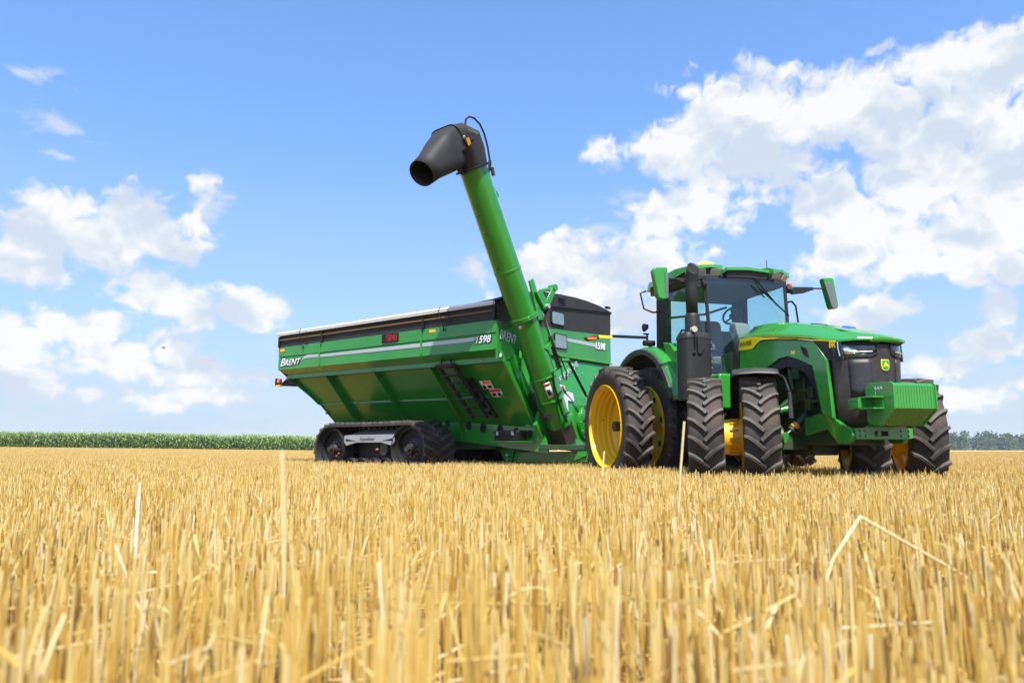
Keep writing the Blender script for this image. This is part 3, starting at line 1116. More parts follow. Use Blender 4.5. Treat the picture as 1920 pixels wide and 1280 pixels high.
for s_ in (-1, 1):
    def Y(x):
        return s_ * interp(x, [(h_[0], h_[5]) for h_ in HS])
    side_poly = [(2.12, 1.743), (2.18, 2.235), (2.45, 2.225), (2.80, 2.195), (3.14, 2.148), (3.50, 2.082), (3.79, 2.020), (4.02, 1.74), (4.072, 1.00), (3.97, 1.035), (3.885, 1.07),
                 (3.83, 1.37), (3.765, 1.675), (3.54, 1.775), (3.30, 1.853), (3.115, 1.846), (2.88, 1.769), (2.60, 1.70)]
    MB().prism(side_poly, 'y', -.015, .015).xf(lambda x, y, z: (x, y + Y(min(x, 3.9)) * 1.0 + s_ * -.005, z)).build('side_panel', 'green_paint', trac, bevel=.008)
    # raised edge of the front pillar
    MB().prism([(3.985, 1.75), (4.035, 1.73), (4.088, 1.0), (4.045, 1.01)], 'y', -.02, .03).xf(lambda x, y, z: (x, y * (-s_) + Y(3.9), z)).build('pillar_edge', 'green_paint', trac, bevel=.008)
    tri = [(3.73, 2.045), (4.05, 1.965), (4.24, 1.925), (4.26, 1.70), (4.02, 1.72)]
    MB().prism(tri, 'y', -.012, .012).xf(lambda x, y, z: (x, y + Y(x) * 1.0, z)).build('cheek_panel', 'black_plastic', trac, bevel=.004)
    st = [(2.135, 2.082), (2.18, 2.247), (2.45, 2.237), (2.80, 2.208), (3.14, 2.163), (3.50, 2.095), (3.79, 2.036), (4.05, 1.967), (4.175, 1.945), (4.17, 1.922), (3.79, 2.000), (3.50, 2.055), (3.14, 2.115), (2.80, 2.152), (2.70, 2.148), (2.62, 2.12), (2.52, 2.066), (2.42, 2.062)]
    MB().prism(st, 'y', -.005, .005).xf(lambda x, y, z: (x, y + Y(x) + s_ * .013, z)).build('yellow_stripe', 'stripe_yellow', trac, smooth=0)
    dk = [(2.52, 2.052), (2.63, 2.106), (2.71, 2.134), (2.80, 2.137), (3.14, 2.099), (3.50, 2.038), (3.74, 1.992), (3.74, 2.004), (3.50, 2.054), (3.14, 2.114), (2.80, 2.151), (2.70, 2.147), (2.62, 2.119), (2.52, 2.065)]
    MB().prism(dk, 'y', -.004, .004).xf(lambda x, y, z: (x, y + Y(x) + s_ * .012, z)).build('black_pinstripe', 'decal_black', trac, smooth=0)
    MB().prism([(3.575, 1.955), (3.69, 1.90), (3.715, 1.785), (3.625, 1.835)], 'y', -.008, .004).xf(lambda x, y, z: (x, y * -s_ + Y(x) + s_ * .010, z)).build('side_vent', 'dark_void', trac)
    arch_out = [(2.55, 1.69), (2.88, 1.765), (3.115, 1.842), (3.30, 1.85), (3.54, 1.772), (3.765, 1.672), (3.83, 1.37), (3.885, 1.07), (3.84, 1.05),
                (3.74, 1.40), (3.60, 1.60), (3.45, 1.66), (3.25, 1.72), (3.08, 1.70), (2.85, 1.62), (2.55, 1.60)]
    MB().prism(arch_out, 'y', -.05, .0).xf(lambda x, y, z: (x, (y - .018) * s_ + Y(min(x, 3.9)), z)).build('arch_liner', 'black_plastic', trac, bevel=.006)

text('JOHN DEERE', 'brand_lettering', 'decal_black', trac, (2.185, -.5065, 2.125), (1, -.02, -.02), (0, 0, 1), .092, depth=.002, bold=.0003, xscale=.60)
text('340', 'model_number', 'stripe_yellow', trac, (3.37, -.519, 1.872), (1, 0, -.15), (0, 0, 1), .064, depth=.002, bold=.0006)
text('8R', 'model_lettering', 'stripe_yellow', trac, (4.075, -.487, 1.868), (1, .10, -.12), (0, 0, 1), .115, depth=.002, bold=.001, xscale=.85)


# ---- nose: curved black grille
def nose(y, z):
    """x of the nose surface"""
    f = 1 - (abs(y) / .47) ** 2.4
    base = 4.10 + .33 * max(0, f) ** .75
    return base - .04 * (1.9 - z) * .5 - max(0, (1.05 - z)) * .35


ys = [-.47, -.455, -.42, -.36, -.28, -.19, -.095, 0, .095, .19, .28, .36, .42, .455, .47]
zs = [.90, .96, 1.05, 1.2, 1.35, 1.5, 1.62, 1.72, 1.80, 1.86, 1.895]


def nrow(z, off=0.0, ylist=ys):
    sc_ = 1 - .12 * max(0, (1.75 - z)) - (.35 * max(0, 1.0 - z) / .1 * .5)
    return [(nose(y, z) + off, y * sc_, z) for y in ylist]


MB().grid([nrow(z) for z in zs]).build('grille', 'grille_black', trac, smooth=40, solid=.02)
for s_ in (-1, 1):
    # honeycomb screens to both sides of the centre bar
    yy = [s_ * a for a in (.17, .22, .28, .34, .385)]
    MB().grid([nrow(z, .016, yy) for z in (1.25, 1.35, 1.45, 1.55, 1.64, 1.70)]).build('grille_screen', 'grille_mesh', trac, solid=.008)
    yy = [s_ * a for a in (.07, .14, .21, .28, .33)]
    MB().grid([nrow(z, .012, yy) for z in (1.0, 1.1, 1.2)]).build('grille_screen', 'grille_mesh', trac, solid=.008)
    # headlamps
    yy = [s_ * a for a in (.10, .18, .26, .33, .39, .435, .452)]
    top_, bot_ = [], []
    rows = []
    for i, f in enumerate((0, .5, 1)):
        r_ = []
        for k, y in enumerate(yy):
            zt = 1.902 - .006 * (k / 6)
            zb = 1.735 + (.035 if k == 0 else 0)
            z = lerp(zt, zb, f)
            r_.append((nose(y, z) + .020 - .006 * f, y, z))
        rows.append(r_)
    hl = MB().grid(rows).build('headlight', 'headlamp_dark', trac, smooth=60, solid=.016)
    fr_ = []
    loop = rows[0] + [rows[1][-1]] + rows[2][::-1] + [rows[1][0], rows[0][0]]
    MB().tube([(a + .004, b_, c_) for a, b_, c_ in loop], .011, 6).build('headlight_frame', 'black_plastic', hl)
    led = [(nose(s_ * y, 1.785) + .034, s_ * y, 1.787) for y in (.17, .22, .27, .32, .36)]
    MB().tube(led, .0085, 8).build('light_strip', 'lamp_bright', hl)
    rows2 = []
    for (ya, za, zb) in ((.30, 1.79, 1.775), (.345, 1.825, 1.765), (.39, 1.865, 1.765), (.43, 1.885, 1.768)):
        y = s_ * ya
        rows2.append([(nose(y, za) + .031, y, za), (nose(y, zb) + .030, y, zb)])
    MB().grid(rows2).build('reflector', 'lamp_bright', hl, solid=.004)
    MB().tube([(4.205, s_ * .462, 1.925), (4.215, s_ * .468, 1.84), (4.235, s_ * .464, 1.745)], .009, 8).build('chrome_trim', 'chrome', trac)

# maker's badge: plain rounded shield with a leaping animal in yellow
bx0 = nose(0, 1.63) + .022
bp = [(-.052, .05), (-.045, .058), (.045, .058), (.052, .05), (.055, -.015), (.046, -.045), (.03, -.058), (0, -.064), (-.03, -.058), (-.046, -.045), (-.055, -.015)]
bdg = MB().prism([(a * 1.05, 1.63 + c_ * 1.12) for a, c_ in bp], 'x', bx0 - .02, bx0).build('badge', 'stripe_yellow', trac, bevel=.003)
MB().prism([(a * .88, 1.63 + c_ * .95) for a, c_ in bp], 'x', bx0 - .01, bx0 + .003).build('badge_field', 'green_paint', bdg)
deer = [(-.036, -.02), (-.026, -.014), (-.018, .002), (-.008, .012), (-.012, .036), (-.004, .022), (.006, .036), (.004, .018), (.022, .010), (.030, -.002), (.034, -.016), (.026, -.010), (.034, -.030), (.020, -.014), (.006, -.008), (-.010, -.010), (-.020, -.026), (-.016, -.012)]
MB().prism([(a * 1.15, 1.628 + c_ * 1.15) for a, c_ in deer], 'x', bx0, bx0 + .006).build('badge_emblem', 'stripe_yellow', bdg, smooth=0)

# ---- engine bay, frame, front axle
eng = MB().span((2.2, -.30, 1.05), (4.1, .30, 1.95)).span((2.6, -.36, 1.25), (3.4, .36, 1.6))
eng.build('engine', 'dark_green', trac, bevel=.03)
def fitting(mb):
    mb.build('engine_fitting', 'dark_green', trac, bevel=.008)


for i in range(16):
    x, z = random.uniform(2.5, 3.7), random.uniform(1.15, 1.7)
    a = random.uniform(0, PI)
    L = random.uniform(.08, .28)
    fitting(MB().tube([(x, -.37, z), (x + math.cos(a) * L * .5, -.41, z + math.sin(a) * L * .5), (x + math.cos(a) * L, -.38, z + math.sin(a) * L)], random.uniform(.012, .03), 8))
for i in range(8):
    x, z = random.uniform(2.5, 3.7), random.uniform(1.2, 1.65)
    fitting(MB().box((x, -.385, z), (random.uniform(.08, .22), .08, random.uniform(.06, .16))))
fitting(MB().tube([(3.18, -.40, 1.75), (3.2, -.42, 1.6), (3.22, -.40, 1.42)], .03, 10))
MB().span((3.4, -.34, 1.05), (4.12, .34, 1.9)).build('radiator', 'dark_void', trac)
for s_ in (-1, 1):
    fp = [(3.50, 1.02), (3.864, 1.09), (4.07, 1.0), (4.20, .915), (4.32, .885), (4.36, .80), (4.34, .745), (4.274, .693), (4.092, .700), (3.916, .871), (3.5, .80)]
    MB().prism(fp, 'y', s_ * .40 - (.09 if s_ > 0 else 0), s_ * .46 - (.09 if s_ > 0 else 0)).build('front_frame', 'green_paint', trac, bevel=.012)
MB().span((2.0, -.33, .68), (4.0, .33, 1.06)).build('main_frame', 'dark_green', trac, bevel=.02)
bpoly = [(-.42, .745), (-.42, .88), (-.30, .885), (-.22, .92), (-.17, 1.0), (-.15, 1.05), (.15, 1.05), (.17, 1.0), (.22, .92), (.30, .885), (.40, .88), (.40, .76), (.30, .745)]
bmp = MB().prism(bpoly, 'x', 4.33, 4.37).build('front_bumper', 'green_paint', trac, bevel=.006)
MB().span((4.366, -.15, .785), (4.374, .035, .845)).build('tow_slot', 'dark_void', bmp)
MB().tube([(4.36, -.115, .815), (4.40, -.115, .815)], .026, 14).build('tow_pin', 'green_paint', bmp)
for y in (-.37, -.29, .22, .33):
    for z in (.785, .845):
        MB().tube([(4.365, y, z), (4.376, y, z)], .010, 8).build('bumper_bolt', 'dark_void', bmp)
MB().span((4.30, -.20, .90), (4.46, .20, 1.12)).build('weight_bracket', 'dark_green', trac, bevel=.01)
axb = MB().span((2.93, -.62, .62), (3.13, .62, .78)).span((2.85, -.2, .55), (3.3, .2, .72))
axb.prism([(-.62, .62), (-.62, .80), (-.1, .95), (.1, .95), (.62, .80), (.62, .62)], 'x', 3.14, 3.22)
axb.build('front_axle', 'dark_green', trac, bevel=.015)
for s_ in (-1, 1):
    MB().tube([(3.03, s_ * .70, .55), (3.03, s_ * .70, 1.15)], .10, 18).tube([(3.03, s_ * .70, .8), (3.03 - .1 * s_, s_ * .9, .8)], .12, 18).build('kingpin', 'dark_green', trac)
    MB().tube([(3.3, s_ * .22, 1.12), (3.22, s_ * .46, .88)], .055, 16).build('steering_cylinder', 'dark_green', trac)
    MB().tube([(3.245, s_ * .385, .956), (3.232, s_ * .425, .915)], .058, 16).build('cylinder_band', 'amber', trac)
    MB().tube([(3.22, s_ * .46, .88), (3.20, s_ * .53, .82)], .026, 12).build('cylinder_rod', 'chrome', trac)
    MB().prism([(.50, .86), (.58, .84), (.60, .74), (.56, .69), (.52, .74), (.50, .78)], 'x', 3.17, 3.23).xf(lambda x, y, z: (x, y * s_, z)).build('steering_lug', 'green_paint', trac, bevel=.01)
    MB().prism([(s_ * .25, 1.28), (s_ * .6, 1.10), (s_ * .72, 1.12), (s_ * .74, 1.20), (s_ * .6, 1.20), (s_ * .3, 1.42)], 'x', 3.16, 3.24).build('suspension_arm', 'dark_green', trac, bevel=.012)
    MB().tube([(3.20, s_ * .60, 1.14), (3.24, s_ * .50, 1.16)], .045, 12).build('suspension_pin', 'green_paint', trac)
    MB().tube([(3.35, s_ * .30, 1.2), (3.42, s_ * .34, 1.0), (3.36, s_ * .42, .86), (3.28, s_ * .44, .84)], .014, 8).build('oil_pipe', 'dark_green', trac)

# ---- stack of front weights
wp = [(4.50, 1.387), (4.815, 1.380), (4.850, 1.350), (4.850, 1.088), (4.625, .900), (4.50, .915), (4.44, .955), (4.44, 1.335)]
n_w = 15
for k in range(n_w):
    y0 = -.272 + k * (.572 / n_w)
    MB().prism(wp, 'y', y0 + .0014, y0 + .572 / n_w - .0014).build('suitcase_weight', 'green_paint', trac, bevel=.004)
ep = [(a + (.012 if a > 4.6 else -.012), c_ + (.012 if c_ > 1.1 else -.006)) for a, c_ in wp]
for s_ in (-1, 1):
    e_ = MB().prism(ep, 'y', s_ * .302, s_ * .282).build('weight_end_plate', 'green_paint', trac, bevel=.004)
    for (a, c_) in ((4.58, 1.19), (4.63, 1.19), (4.58, 1.15), (4.50, 1.24)):
        MB().tube([(a, s_ * .300, c_), (a, s_ * .306, c_)], .009, 8).build('plate_hole', 'dark_void', e_)
lk = MB()
for k in range(3):
    lk.tube([(4.60 + k * .045, -.31, 1.345), (4.605 + k * .045, -.318, 1.325), (4.62 + k * .045, -.31, 1.315)], .006, 6)
lk.tube([(4.60, -.31, 1.32), (4.605, -.312, 1.25), (4.62, -.312, 1.225)], .005, 6)
lk.build('weight_latch', 'silver_paint', trac)
MB().box((4.47, -.40, 1.16), (.12, .20, .12)).box((4.40, -.47, 1.15), (.10, .04, .12)).build('tow_bracket', 'green_paint', trac, bevel=.006)
MB().span((4.50, -.46, 1.215), (4.72, -.305, 1.235)).span((4.50, -.46, 1.085), (4.72, -.305, 1.103)).span((4.48, -.46, 1.085), (4.50, -.305, 1.235)).span((4.50, -.31, 1.1), (4.70, -.303, 1.22)).build('hitch_clevis', 'green_paint', trac, bevel=.003)

# ---- cab
cabz0, cabz1 = 1.80, 3.28
PF, PR = (1.66, .715), (.20, .82)     # front pillar, rear pillar (x, |y|)
for s_ in (-1, 1):
    MB().tube([(1.70, s_ * .70, 2.15), (1.675, s_ * .715, 2.7), (1.64, s_ * .725, 3.3)], .034, 4).build('front_pillar', 'black_plastic', trac)
    MB().prism([(.07, 2.30), (.46, 2.30), (.50, 3.36), (.12, 3.36)], 'y', s_ * .80, s_ * .70).build('rear_pillar', 'black_plastic', trac, bevel=.02)
    # door glass and sills
    MB().quad([(1.64, s_ * .735, 1.86), (1.60, s_ * .735, 3.27), (.50, s_ * .80, 3.30), (.46, s_ * .80, 2.30), (.95, s_ * .78, 1.86)]).build('door_glass', 'cab_glass', trac, smooth=0)
    MB().tube([(1.62, s_ * .745, 1.85), (.96, s_ * .79, 1.85), (.46, s_ * .81, 2.28)], .022, 6).build('door_frame', 'black_plastic', trac)
    MB().tube([(.48, s_ * .83, 2.30), (.62, s_ * .86, 2.30), (.80, s_ * .90, 2.18), (.95, s_ * .90, 1.9), (1.0, s_ * .88, 1.72)], .028, 8).build('door_seal', 'black_plastic', trac)
    # grab rail
    MB().tube([(1.18, s_ * .93, 1.75), (1.18, s_ * .93, 2.47), (1.22, s_ * .92, 2.51), (1.29, s_ * .90, 2.50), (1.31, s_ * .89, 2.44), (1.31, s_ * .89, 2.30)], .016, 10).build('grab_rail', 'black_plastic', trac)
# windshield: curved, bulging forward
rows = []
for z in (1.78, 2.1, 2.5, 2.9, 3.28):
    rows.append([(1.685 + .13 * (1 - (y / .71) ** 2) - .04 * (z - 2.5), y, z) for y in (-.71, -.62, -.45, -.25, 0, .25, .45, .62, .71)])
MB().grid(rows).build('windshield', 'cab_glass', trac, smooth=60)
MB().quad([(.14, -.72, 2.2), (.14, .72, 2.2), (.10, .72, 3.3), (.10, -.72, 3.3)]).build('rear_glass', 'cab_glass', trac, smooth=0)
# lower cowl behind the hood
MB().grid([[(2.12, -.47, 1.74), (2.12, -.47, 2.23), (2.12, 0, 2.44), (2.12, .47, 2.23), (2.12, .47, 1.74)],
           [(1.90, -.44, 1.74), (1.92, -.44, 2.22), (1.92, 0, 2.40), (1.92, .44, 2.22), (1.90, .44, 1.74)]]).build('cowl', 'black_plastic', trac, solid=.02)
MB().span((1.5, -.42, 1.2), (2.15, .42, 2.1)).build('bulkhead', 'dark_green', trac, bevel=.02)
# cab floor and interior
MB().span((.1, -.72, 1.62), (1.64, .72, 1.78)).build('cab_floor', 'cab_fabric', trac, bevel=.02)
seat = part('operator_seat', trac)
MB().span((.55, -.27, 1.98), (1.05, .27, 2.14)).build('seat_cushion', 'cab_fabric', seat, bevel=.05)
MB().prism([(.42, 2.05), (.62, 2.08), (.50, 2.80), (.38, 2.86), (.30, 2.80)], 'y', -.25, .25).build('seat_back', 'cab_fabric', seat, bevel=.05)
MB().span((.7, -.15, 1.75), (.95, .15, 2.0)).build('seat_base', 'black_plastic', seat)
MB().span((.75, -.42, 2.20), (1.2, -.30, 2.32)).build('armrest', 'cab_fabric', seat, bevel=.03)
pas = part('passenger_seat', trac)
MB().span((.25, .32, 2.0), (.6, .62, 2.12)).build('seat_cushion', 'cab_fabric', pas, bevel=.04)
MB().span((.20, .32, 2.1), (.30, .62, 2.7)).build('seat_back', 'cab_fabric', pas, bevel=.04)
col_ = MB().prism([(1.38, 1.8), (1.62, 1.8), (1.60, 2.35), (1.50, 2.62), (1.34, 2.66), (1.30, 2.52), (1.42, 2.3)], 'y', -.13, .13)
col_.build('steering_column', 'cab_trim', trac, bevel=.03)
wc = Vector((1.18, .03, 2.80))
ax_v = Vector((-.75, 0, .66)).normalized()
u_ = ax_v.cross(Vector((0, 1, 0))).normalized()
ring = [wc + (u_ * math.cos(a) + Vector((0, 1, 0)) * math.sin(a)) * .155 for a in np.linspace(0, 2 * PI, 33)]
sw = MB().tube(ring, .017, 8, caps=False)
for a in (PI / 2, PI * 7 / 6, PI * 11 / 6):
    sw.tube([wc - ax_v * .03, wc + (u_ * math.cos(a) + Vector((0, 1, 0)) * math.sin(a)) * .145], .014, 6)
sw.tube([wc - ax_v * .06, wc + ax_v * .01], .05, 12)
sw.tube([wc - ax_v * .2, wc - ax_v * .05], .03, 12)
sw.build('steering_wheel', 'decal_black', trac)
MB().box((1.36, .17, 2.50), (.03, .16, .12), Matrix.Rotation(.2, 3, 'Z')).build('display_screen', 'screen_grey', trac, bevel=.01)
MB().tube([(1.42, -.10, 2.62), (1.42, -.14, 2.56), (1.42, -.14, 2.50)], .012, 6).build('ignition_key', 'decal_black', trac)
MB().tube([(.2, .55, 3.15), (.2, .1, 3.0), (.2, -.6, 2.90)], .02, 8).build('rear_wiper', 'decal_black', trac)
MB().span((.12, -.70, 3.215), (1.60, .70, 3.29)).build('headliner', 'cab_liner', trac, bevel=.02)

# roof
plan = [(-.02, -.90), (.25, -1.0), (1.22, -1.01), (1.50, -.93), (1.70, -.64), (1.745, -.46), (1.66, -.43), (1.75, -.38), (1.80, 0), (1.75, .38), (1.66, .43), (1.745, .46),
        (1.70, .64), (1.50, .93), (1.22, 1.01), (.25, 1.0), (-.02, .90)]
low_z = [3.39, 3.40, 3.37, 3.435, 3.45, 3.42, 3.36, 3.41, 3.42, 3.41, 3.36, 3.42, 3.45, 3.435, 3.37, 3.40, 3.39]
top_z = [3.46, 3.49, 3.505, 3.50, 3.49, 3.485, 3.41, 3.455, 3.465, 3.455, 3.41, 3.485, 3.49, 3.50, 3.505, 3.49, 3.46]


def scl_(p_, f, z):
    return (.85 + (p_[0] - .85) * f, p_[1] * f, z)


MB().rings([[scl_(p_, .90, z - .0) for p_, z in zip(plan, low_z)], [scl_(p_, 1.0, z) for p_, z in zip(plan, low_z)],
            [scl_(p_, .995, z) for p_, z in zip(plan, top_z)], [scl_(p_, .90, z + .035) for p_, z in zip(plan, top_z)],
            [scl_(p_, .5, 3.535) for p_ in plan]]).build('roof', 'green_paint', trac, smooth=28)
MB().rings([[scl_(p_, .84, 3.285) for p_ in plan], [scl_(p_, .95, 3.31) for p_ in plan], [scl_(p_, .955, z + .01) for p_, z in zip(plan, low_z)]]).build('roof_underside', 'black_plastic', trac, smooth=40)


def work_light(a, b_, zt, zb):
    """lamp set into the roof edge between two plan points"""
    A, B = Vector((*a, 0)), Vector((*b_, 0))
    d = (B - A).normalized()
    n_ = Vector((-d.y, d.x, 0))
    if n_.x < 0:
        n_ = -n_
    off = n_ * .012
    P_ = [A + off + Vector((0, 0, zt)), B + off + Vector((0, 0, zt)), B - n_ * .05 + Vector((0, 0, zb)), A - n_ * .05 + Vector((0, 0, zb))]
    mb = MB()
    mb.add([p_ for p_ in P_] + [p_ - n_ * .05 for p_ in P_], [(0, 1, 2, 3), (4, 5, 6, 7), (0, 1, 5, 4), (1, 2, 6, 5), (2, 3, 7, 6), (3, 0, 4, 7)])
    return mb


for s_ in (-1, 1):
    for (a, b_, zt, zb) in (((1.56, s_ * .86), (1.66, s_ * .71), 3.425, 3.335), ((1.705, s_ * .64), (1.745, s_ * .47), 3.42, 3.335), ((1.44, s_ * .95), (1.53, s_ * .90), 3.41, 3.33)):
        work_light(a, b_, zt, zb).build('work_light', 'lamp_lens', trac, smooth=0, bevel=.006)
MB().tube([(1.40, s_ * .98, 3.33), (1.44, s_ * .97, 3.29)], .03, 10).build('marker_lamp', 'orange_lens', trac)
for s_ in (-1, 1):
    MB().box((1.49, s_ * .93, 3.30), (.09, .05, .05)).build('turn_lamp', 'orange_lens', trac, bevel=.01)
    MB().prism([(1.66, s_ * .66), (1.70, s_ * .50), (1.40, s_ * .45), (1.40, s_ * .85), (1.5, s_ * .87)], 'z', 3.27, 3.34).build('lamp_housing', 'black_plastic', trac, bevel=.01)
DOME = (1.15, -.40, 3.575)
MB().lathe([(-.06, .16), (0, .16), (.05, .15), (.085, .11), (.10, 0)], 28, DOME, 'z').build('receiver_dome', 'stripe_yellow', trac)
MB().tube([(1.45, .55, 3.5), (1.45, .545, 3.70)], .006, 6).build('antenna', 'decal_black', trac)
MB().tube([(1.50, .78, 3.50), (1.50, .78, 3.54)], .035, 12).build('roof_cap', 'steel_dark', trac)
# wipers
MB().tube([(1.80, .07, 3.30), (1.815, .20, 3.14), (1.80, .45, 2.88)], .012, 6).tube([(1.80, .0, 3.18), (1.815, .22, 2.99)], .010, 6).tube(
    [(1.80, .17, 3.12), (1.80, .66, 2.72)], .014, 4).build('windshield_wiper', 'decal_black', trac)
MB().tube([(1.25, -.79, 2.98), (1.28, -.78, 2.80), (1.45, -.77, 2.55)], .010, 6).build('side_wiper', 'decal_black', trac)

# mirrors on arms
for s_ in (-1, 1):
    MB().tube([(1.66, s_ * .74, 3.18), (1.68, s_ * .82, 3.175)], .06, 12).build('mirror_mount', 'black_plastic', trac)
    MB().prism([(s_ * .82, 3.10), (s_ * .82, 3.225), (s_ * 1.20, 3.245), (s_ * 1.26, 3.235), (s_ * 1.24, 3.20), (s_ * 1.05, 3.135)], 'x', 1.64, 1.70).build('mirror_arm', 'black_plastic', trac, bevel=.015)
    MB().tube([(1.67, s_ * 1.22, 3.225), (1.67, s_ * 1.45, 3.235)], .013, 8).build('mirror_rod', 'black_plastic', trac)
    c_ = [(1.43, 3.41), (1.60, 3.425), (1.635, 3.40), (1.70, 2.95), (1.68, 2.915), (1.57, 2.90), (1.545, 2.94), (1.44, 3.36)] if s_ > 0 else \
         [(1.39, 3.40), (1.60, 3.385), (1.635, 3.34), (1.56, 2.93), (1.53, 2.895), (1.42, 2.89), (1.40, 2.92), (1.385, 3.30)]
    mm = MB().prism([(s_ * a, z) for a, z in c_], 'x', 1.58, 1.70).build('mirror', 'green_paint', trac, bevel=.02)
    fa = [(1.435, 3.325), (1.57, 3.335), (1.60, 3.22), (1.665, 2.93), (1.64, 2.905), (1.57, 2.905), (1.545, 2.95)] if s_ > 0 else [(1.385, 3.28), (1.445, 3.33), (1.435, 2.905), (1.395, 2.91)]
    MB().prism([(s_ * a, z) for a, z in fa], 'x', 1.695, 1.715).build('mirror_front_cover', 'mirror_grey', mm, bevel=.008)
# rear roof handle
MB().tube([(.20, -1.02, 3.36), (.12, -1.10, 3.33), (.16, -1.06, 3.05), (.22, -.92, 2.98), (.3, -.82, 2.98)], .016, 8).build('roof_rail', 'decal_black', trac)
MB().tube([(1.64, .78, 2.98), (1.62, .86, 3.0), (1.62, .93, 2.93), (1.66, .97, 2.3), (1.66, .95, 2.2)], .016, 10).build('side_rail', 'decal_black', trac)

# rear fenders
for s_ in (-1, 1):
    arc = [(R(a), 1.22) for a in range(18, 140, 6)]
    rings_in = []
    for (a, rad) in arc:
        c0, s0 = math.cos(a), math.sin(a)
        rings_in.append([(c0 * rad, s_ * 1.16, RR + s0 * rad), (c0 * (rad + .09), s_ * 1.16, RR + s0 * (rad + .09)), (c0 * (rad + .09), s_ * 1.10, RR + s0 * (rad + .09)), (c0 * rad, s_ * 1.10, RR + s0 * rad)])
    MB().rings(rings_in).build('fender_extension', 'fender_plastic', trac, smooth=30, bevel=.01)
    rows = []
    for a in range(16, 140, 6):
        a = R(a)
        c0, s0 = math.cos(a), math.sin(a)
        rad = 1.30
        rows.append([(c0 * rad, s_ * 1.12, RR + s0 * rad), (c0 * (rad + .05), s_ * 1.0, RR + s0 * (rad + .05)), (c0 * (rad + .07), s_ * .80, RR + s0 * (rad + .06)), (c0 * (rad + .03), s_ * .42, RR + s0 * (rad + .03))])
    MB().grid(rows).build('rear_fender', 'green_paint', trac, smooth=50, solid=.02)
    rows = [[(x * .985, y - (0 if k else s_ * .02), RR + (z - RR) * .975) for k, (x, y, z) in enumerate(r2)] for r2 in rows]
    MB().grid(rows).build('fender_liner', 'dark_void', trac, smooth=50, solid=.008)
    MB().prism([(.95, 1.76), (1.20, 1.60), (1.34, 1.60), (1.10, 2.12), (.85, 2.35), (.60, 2.40), (.75, 2.1)], 'y', s_ * .95, s_ * .62).build('fender_front', 'green_paint', trac, bevel=.02)
    MB().prism([(R_, z_) for R_, z_ in ((.25, 1.75), (1.10, 1.735), (1.10, 1.60), (.28, 1.585))], 'y', s_ * 1.02, s_ * .80).build('step_bracket', 'green_paint', trac, bevel=.012)
    MB().span((1.30, s_ * .88, 1.20), (2.20, s_ * .42, 1.73)).build('side_box', 'green_paint', trac, bevel=.04)
    MB().span((1.15, s_ * .92, .55), (2.15, s_ * .40, 1.24)).build('fuel_tank', 'black_plastic', trac, bevel=.06)
    ld = MB()
    for z in (.52, .80, 1.08, 1.36):
        ld.span((.68, s_ * 1.0, z), (1.05, s_ * .80, z + .035))
    ld.span((.66, s_ * .98, .5), (.69, s_ * .92, 1.6)).span((1.04, s_ * .98, .5), (1.07, s_ * .92, 1.6))
    ld.build('access_ladder', 'black_plastic', trac, bevel=.004)
MB().span((-.6, -.36, .55), (2.3, .36, 1.35)).build('transmission', 'dark_green', trac, bevel=.05)
MB().tube([(0, -1.6, RR - .02), (0, 1.6, RR - .02)], .085, 16).build('rear_axle', 'steel_dark', trac)
MB().tube([(0, -.62, RR - .02), (0, -.3, RR - .02)], .2, 20).tube([(0, .3, RR - .02), (0, .62, RR - .02)], .2, 20).build('axle_housing', 'dark_green', trac)
MB().span((-1.25, -.06, .42), (-.3, .06, .50)).span((-1.0, -.25, .45), (-.5, .25, .95)).build('drawbar', 'steel_dark', trac, bevel=.01)

# front fenders over the inner wheels
for side in (-1, 1):
    ox, oy = (-math.sin(ST), -math.cos(ST)) if side < 0 else (math.sin(ST), math.cos(ST))
    e = part('front_fender', trac, (WB + ox * -.03, side * .838 + oy * -.03, FR - .02), (0, 0, -ST))
    rows = []
    for a in range(58, 185, 6):
        a_ = R(a)
        rad = .885 + (.02 if a > 80 else .035 * (a - 80) / -22 + .02)
        w0_, w1_ = (-.345, .25) if side < 0 else (-.25, .345)
        ww = [lerp(w0_, w1_, f) for f in (0, .03, .16, .5, .84, .97, 1)]
        rows.append([(math.cos(a_) * (rad + dr), wy, math.sin(a_) * (rad + dr)) for wy, dr in zip(ww, (-.06, -.01, 0, .012, 0, -.01, -.06))])
    MB().grid(rows).build('fender_shell', 'fender_plastic', e, smooth=50, solid=.014)
    yo = .30 * (-side)
    MB().tube([(math.cos(R(75)) * .88, yo * .6, math.sin(R(75)) * .88), (math.cos(R(60)) * .86, yo, math.sin(R(60)) * .86), (math.cos(R(40)) * .82 , yo * 1.12, math.sin(R(40)) * .86)], .014, 8).build('fender_stay', 'black_plastic', e)
    MB().tube([(math.cos(R(40)) * .82, yo * 1.12, .55), (math.cos(R(38)) * .82, yo * 1.12, .22)], [.02, .032], 8).build('stay_sleeve', 'fender_plastic', e)

# exhaust with the after-treatment box beside the right-hand pillar
ex = part('exhaust', trac, (1.80, -1.045, 0))


def rrect(hx, hy, r_, n=6):
    out_ = []
    for (cx_, cy_, a0) in ((hx - r_, hy - r_, 0), (-hx + r_, hy - r_, 90), (-hx + r_, -hy + r_, 180), (hx - r_, -hy + r_, 270)):
        for k in range(n + 1):
            a = R(a0 + 90 * k / n)
            out_.append((cx_ + r_ * math.cos(a), cy_ + r_ * math.sin(a)))
    return out_


def rr_ring(hx, hy, r_, z, cx_=0, cy_=0):
    return [(cx_ + a, cy_ + b_, z) for a, b_ in rrect(hx, hy, r_)]


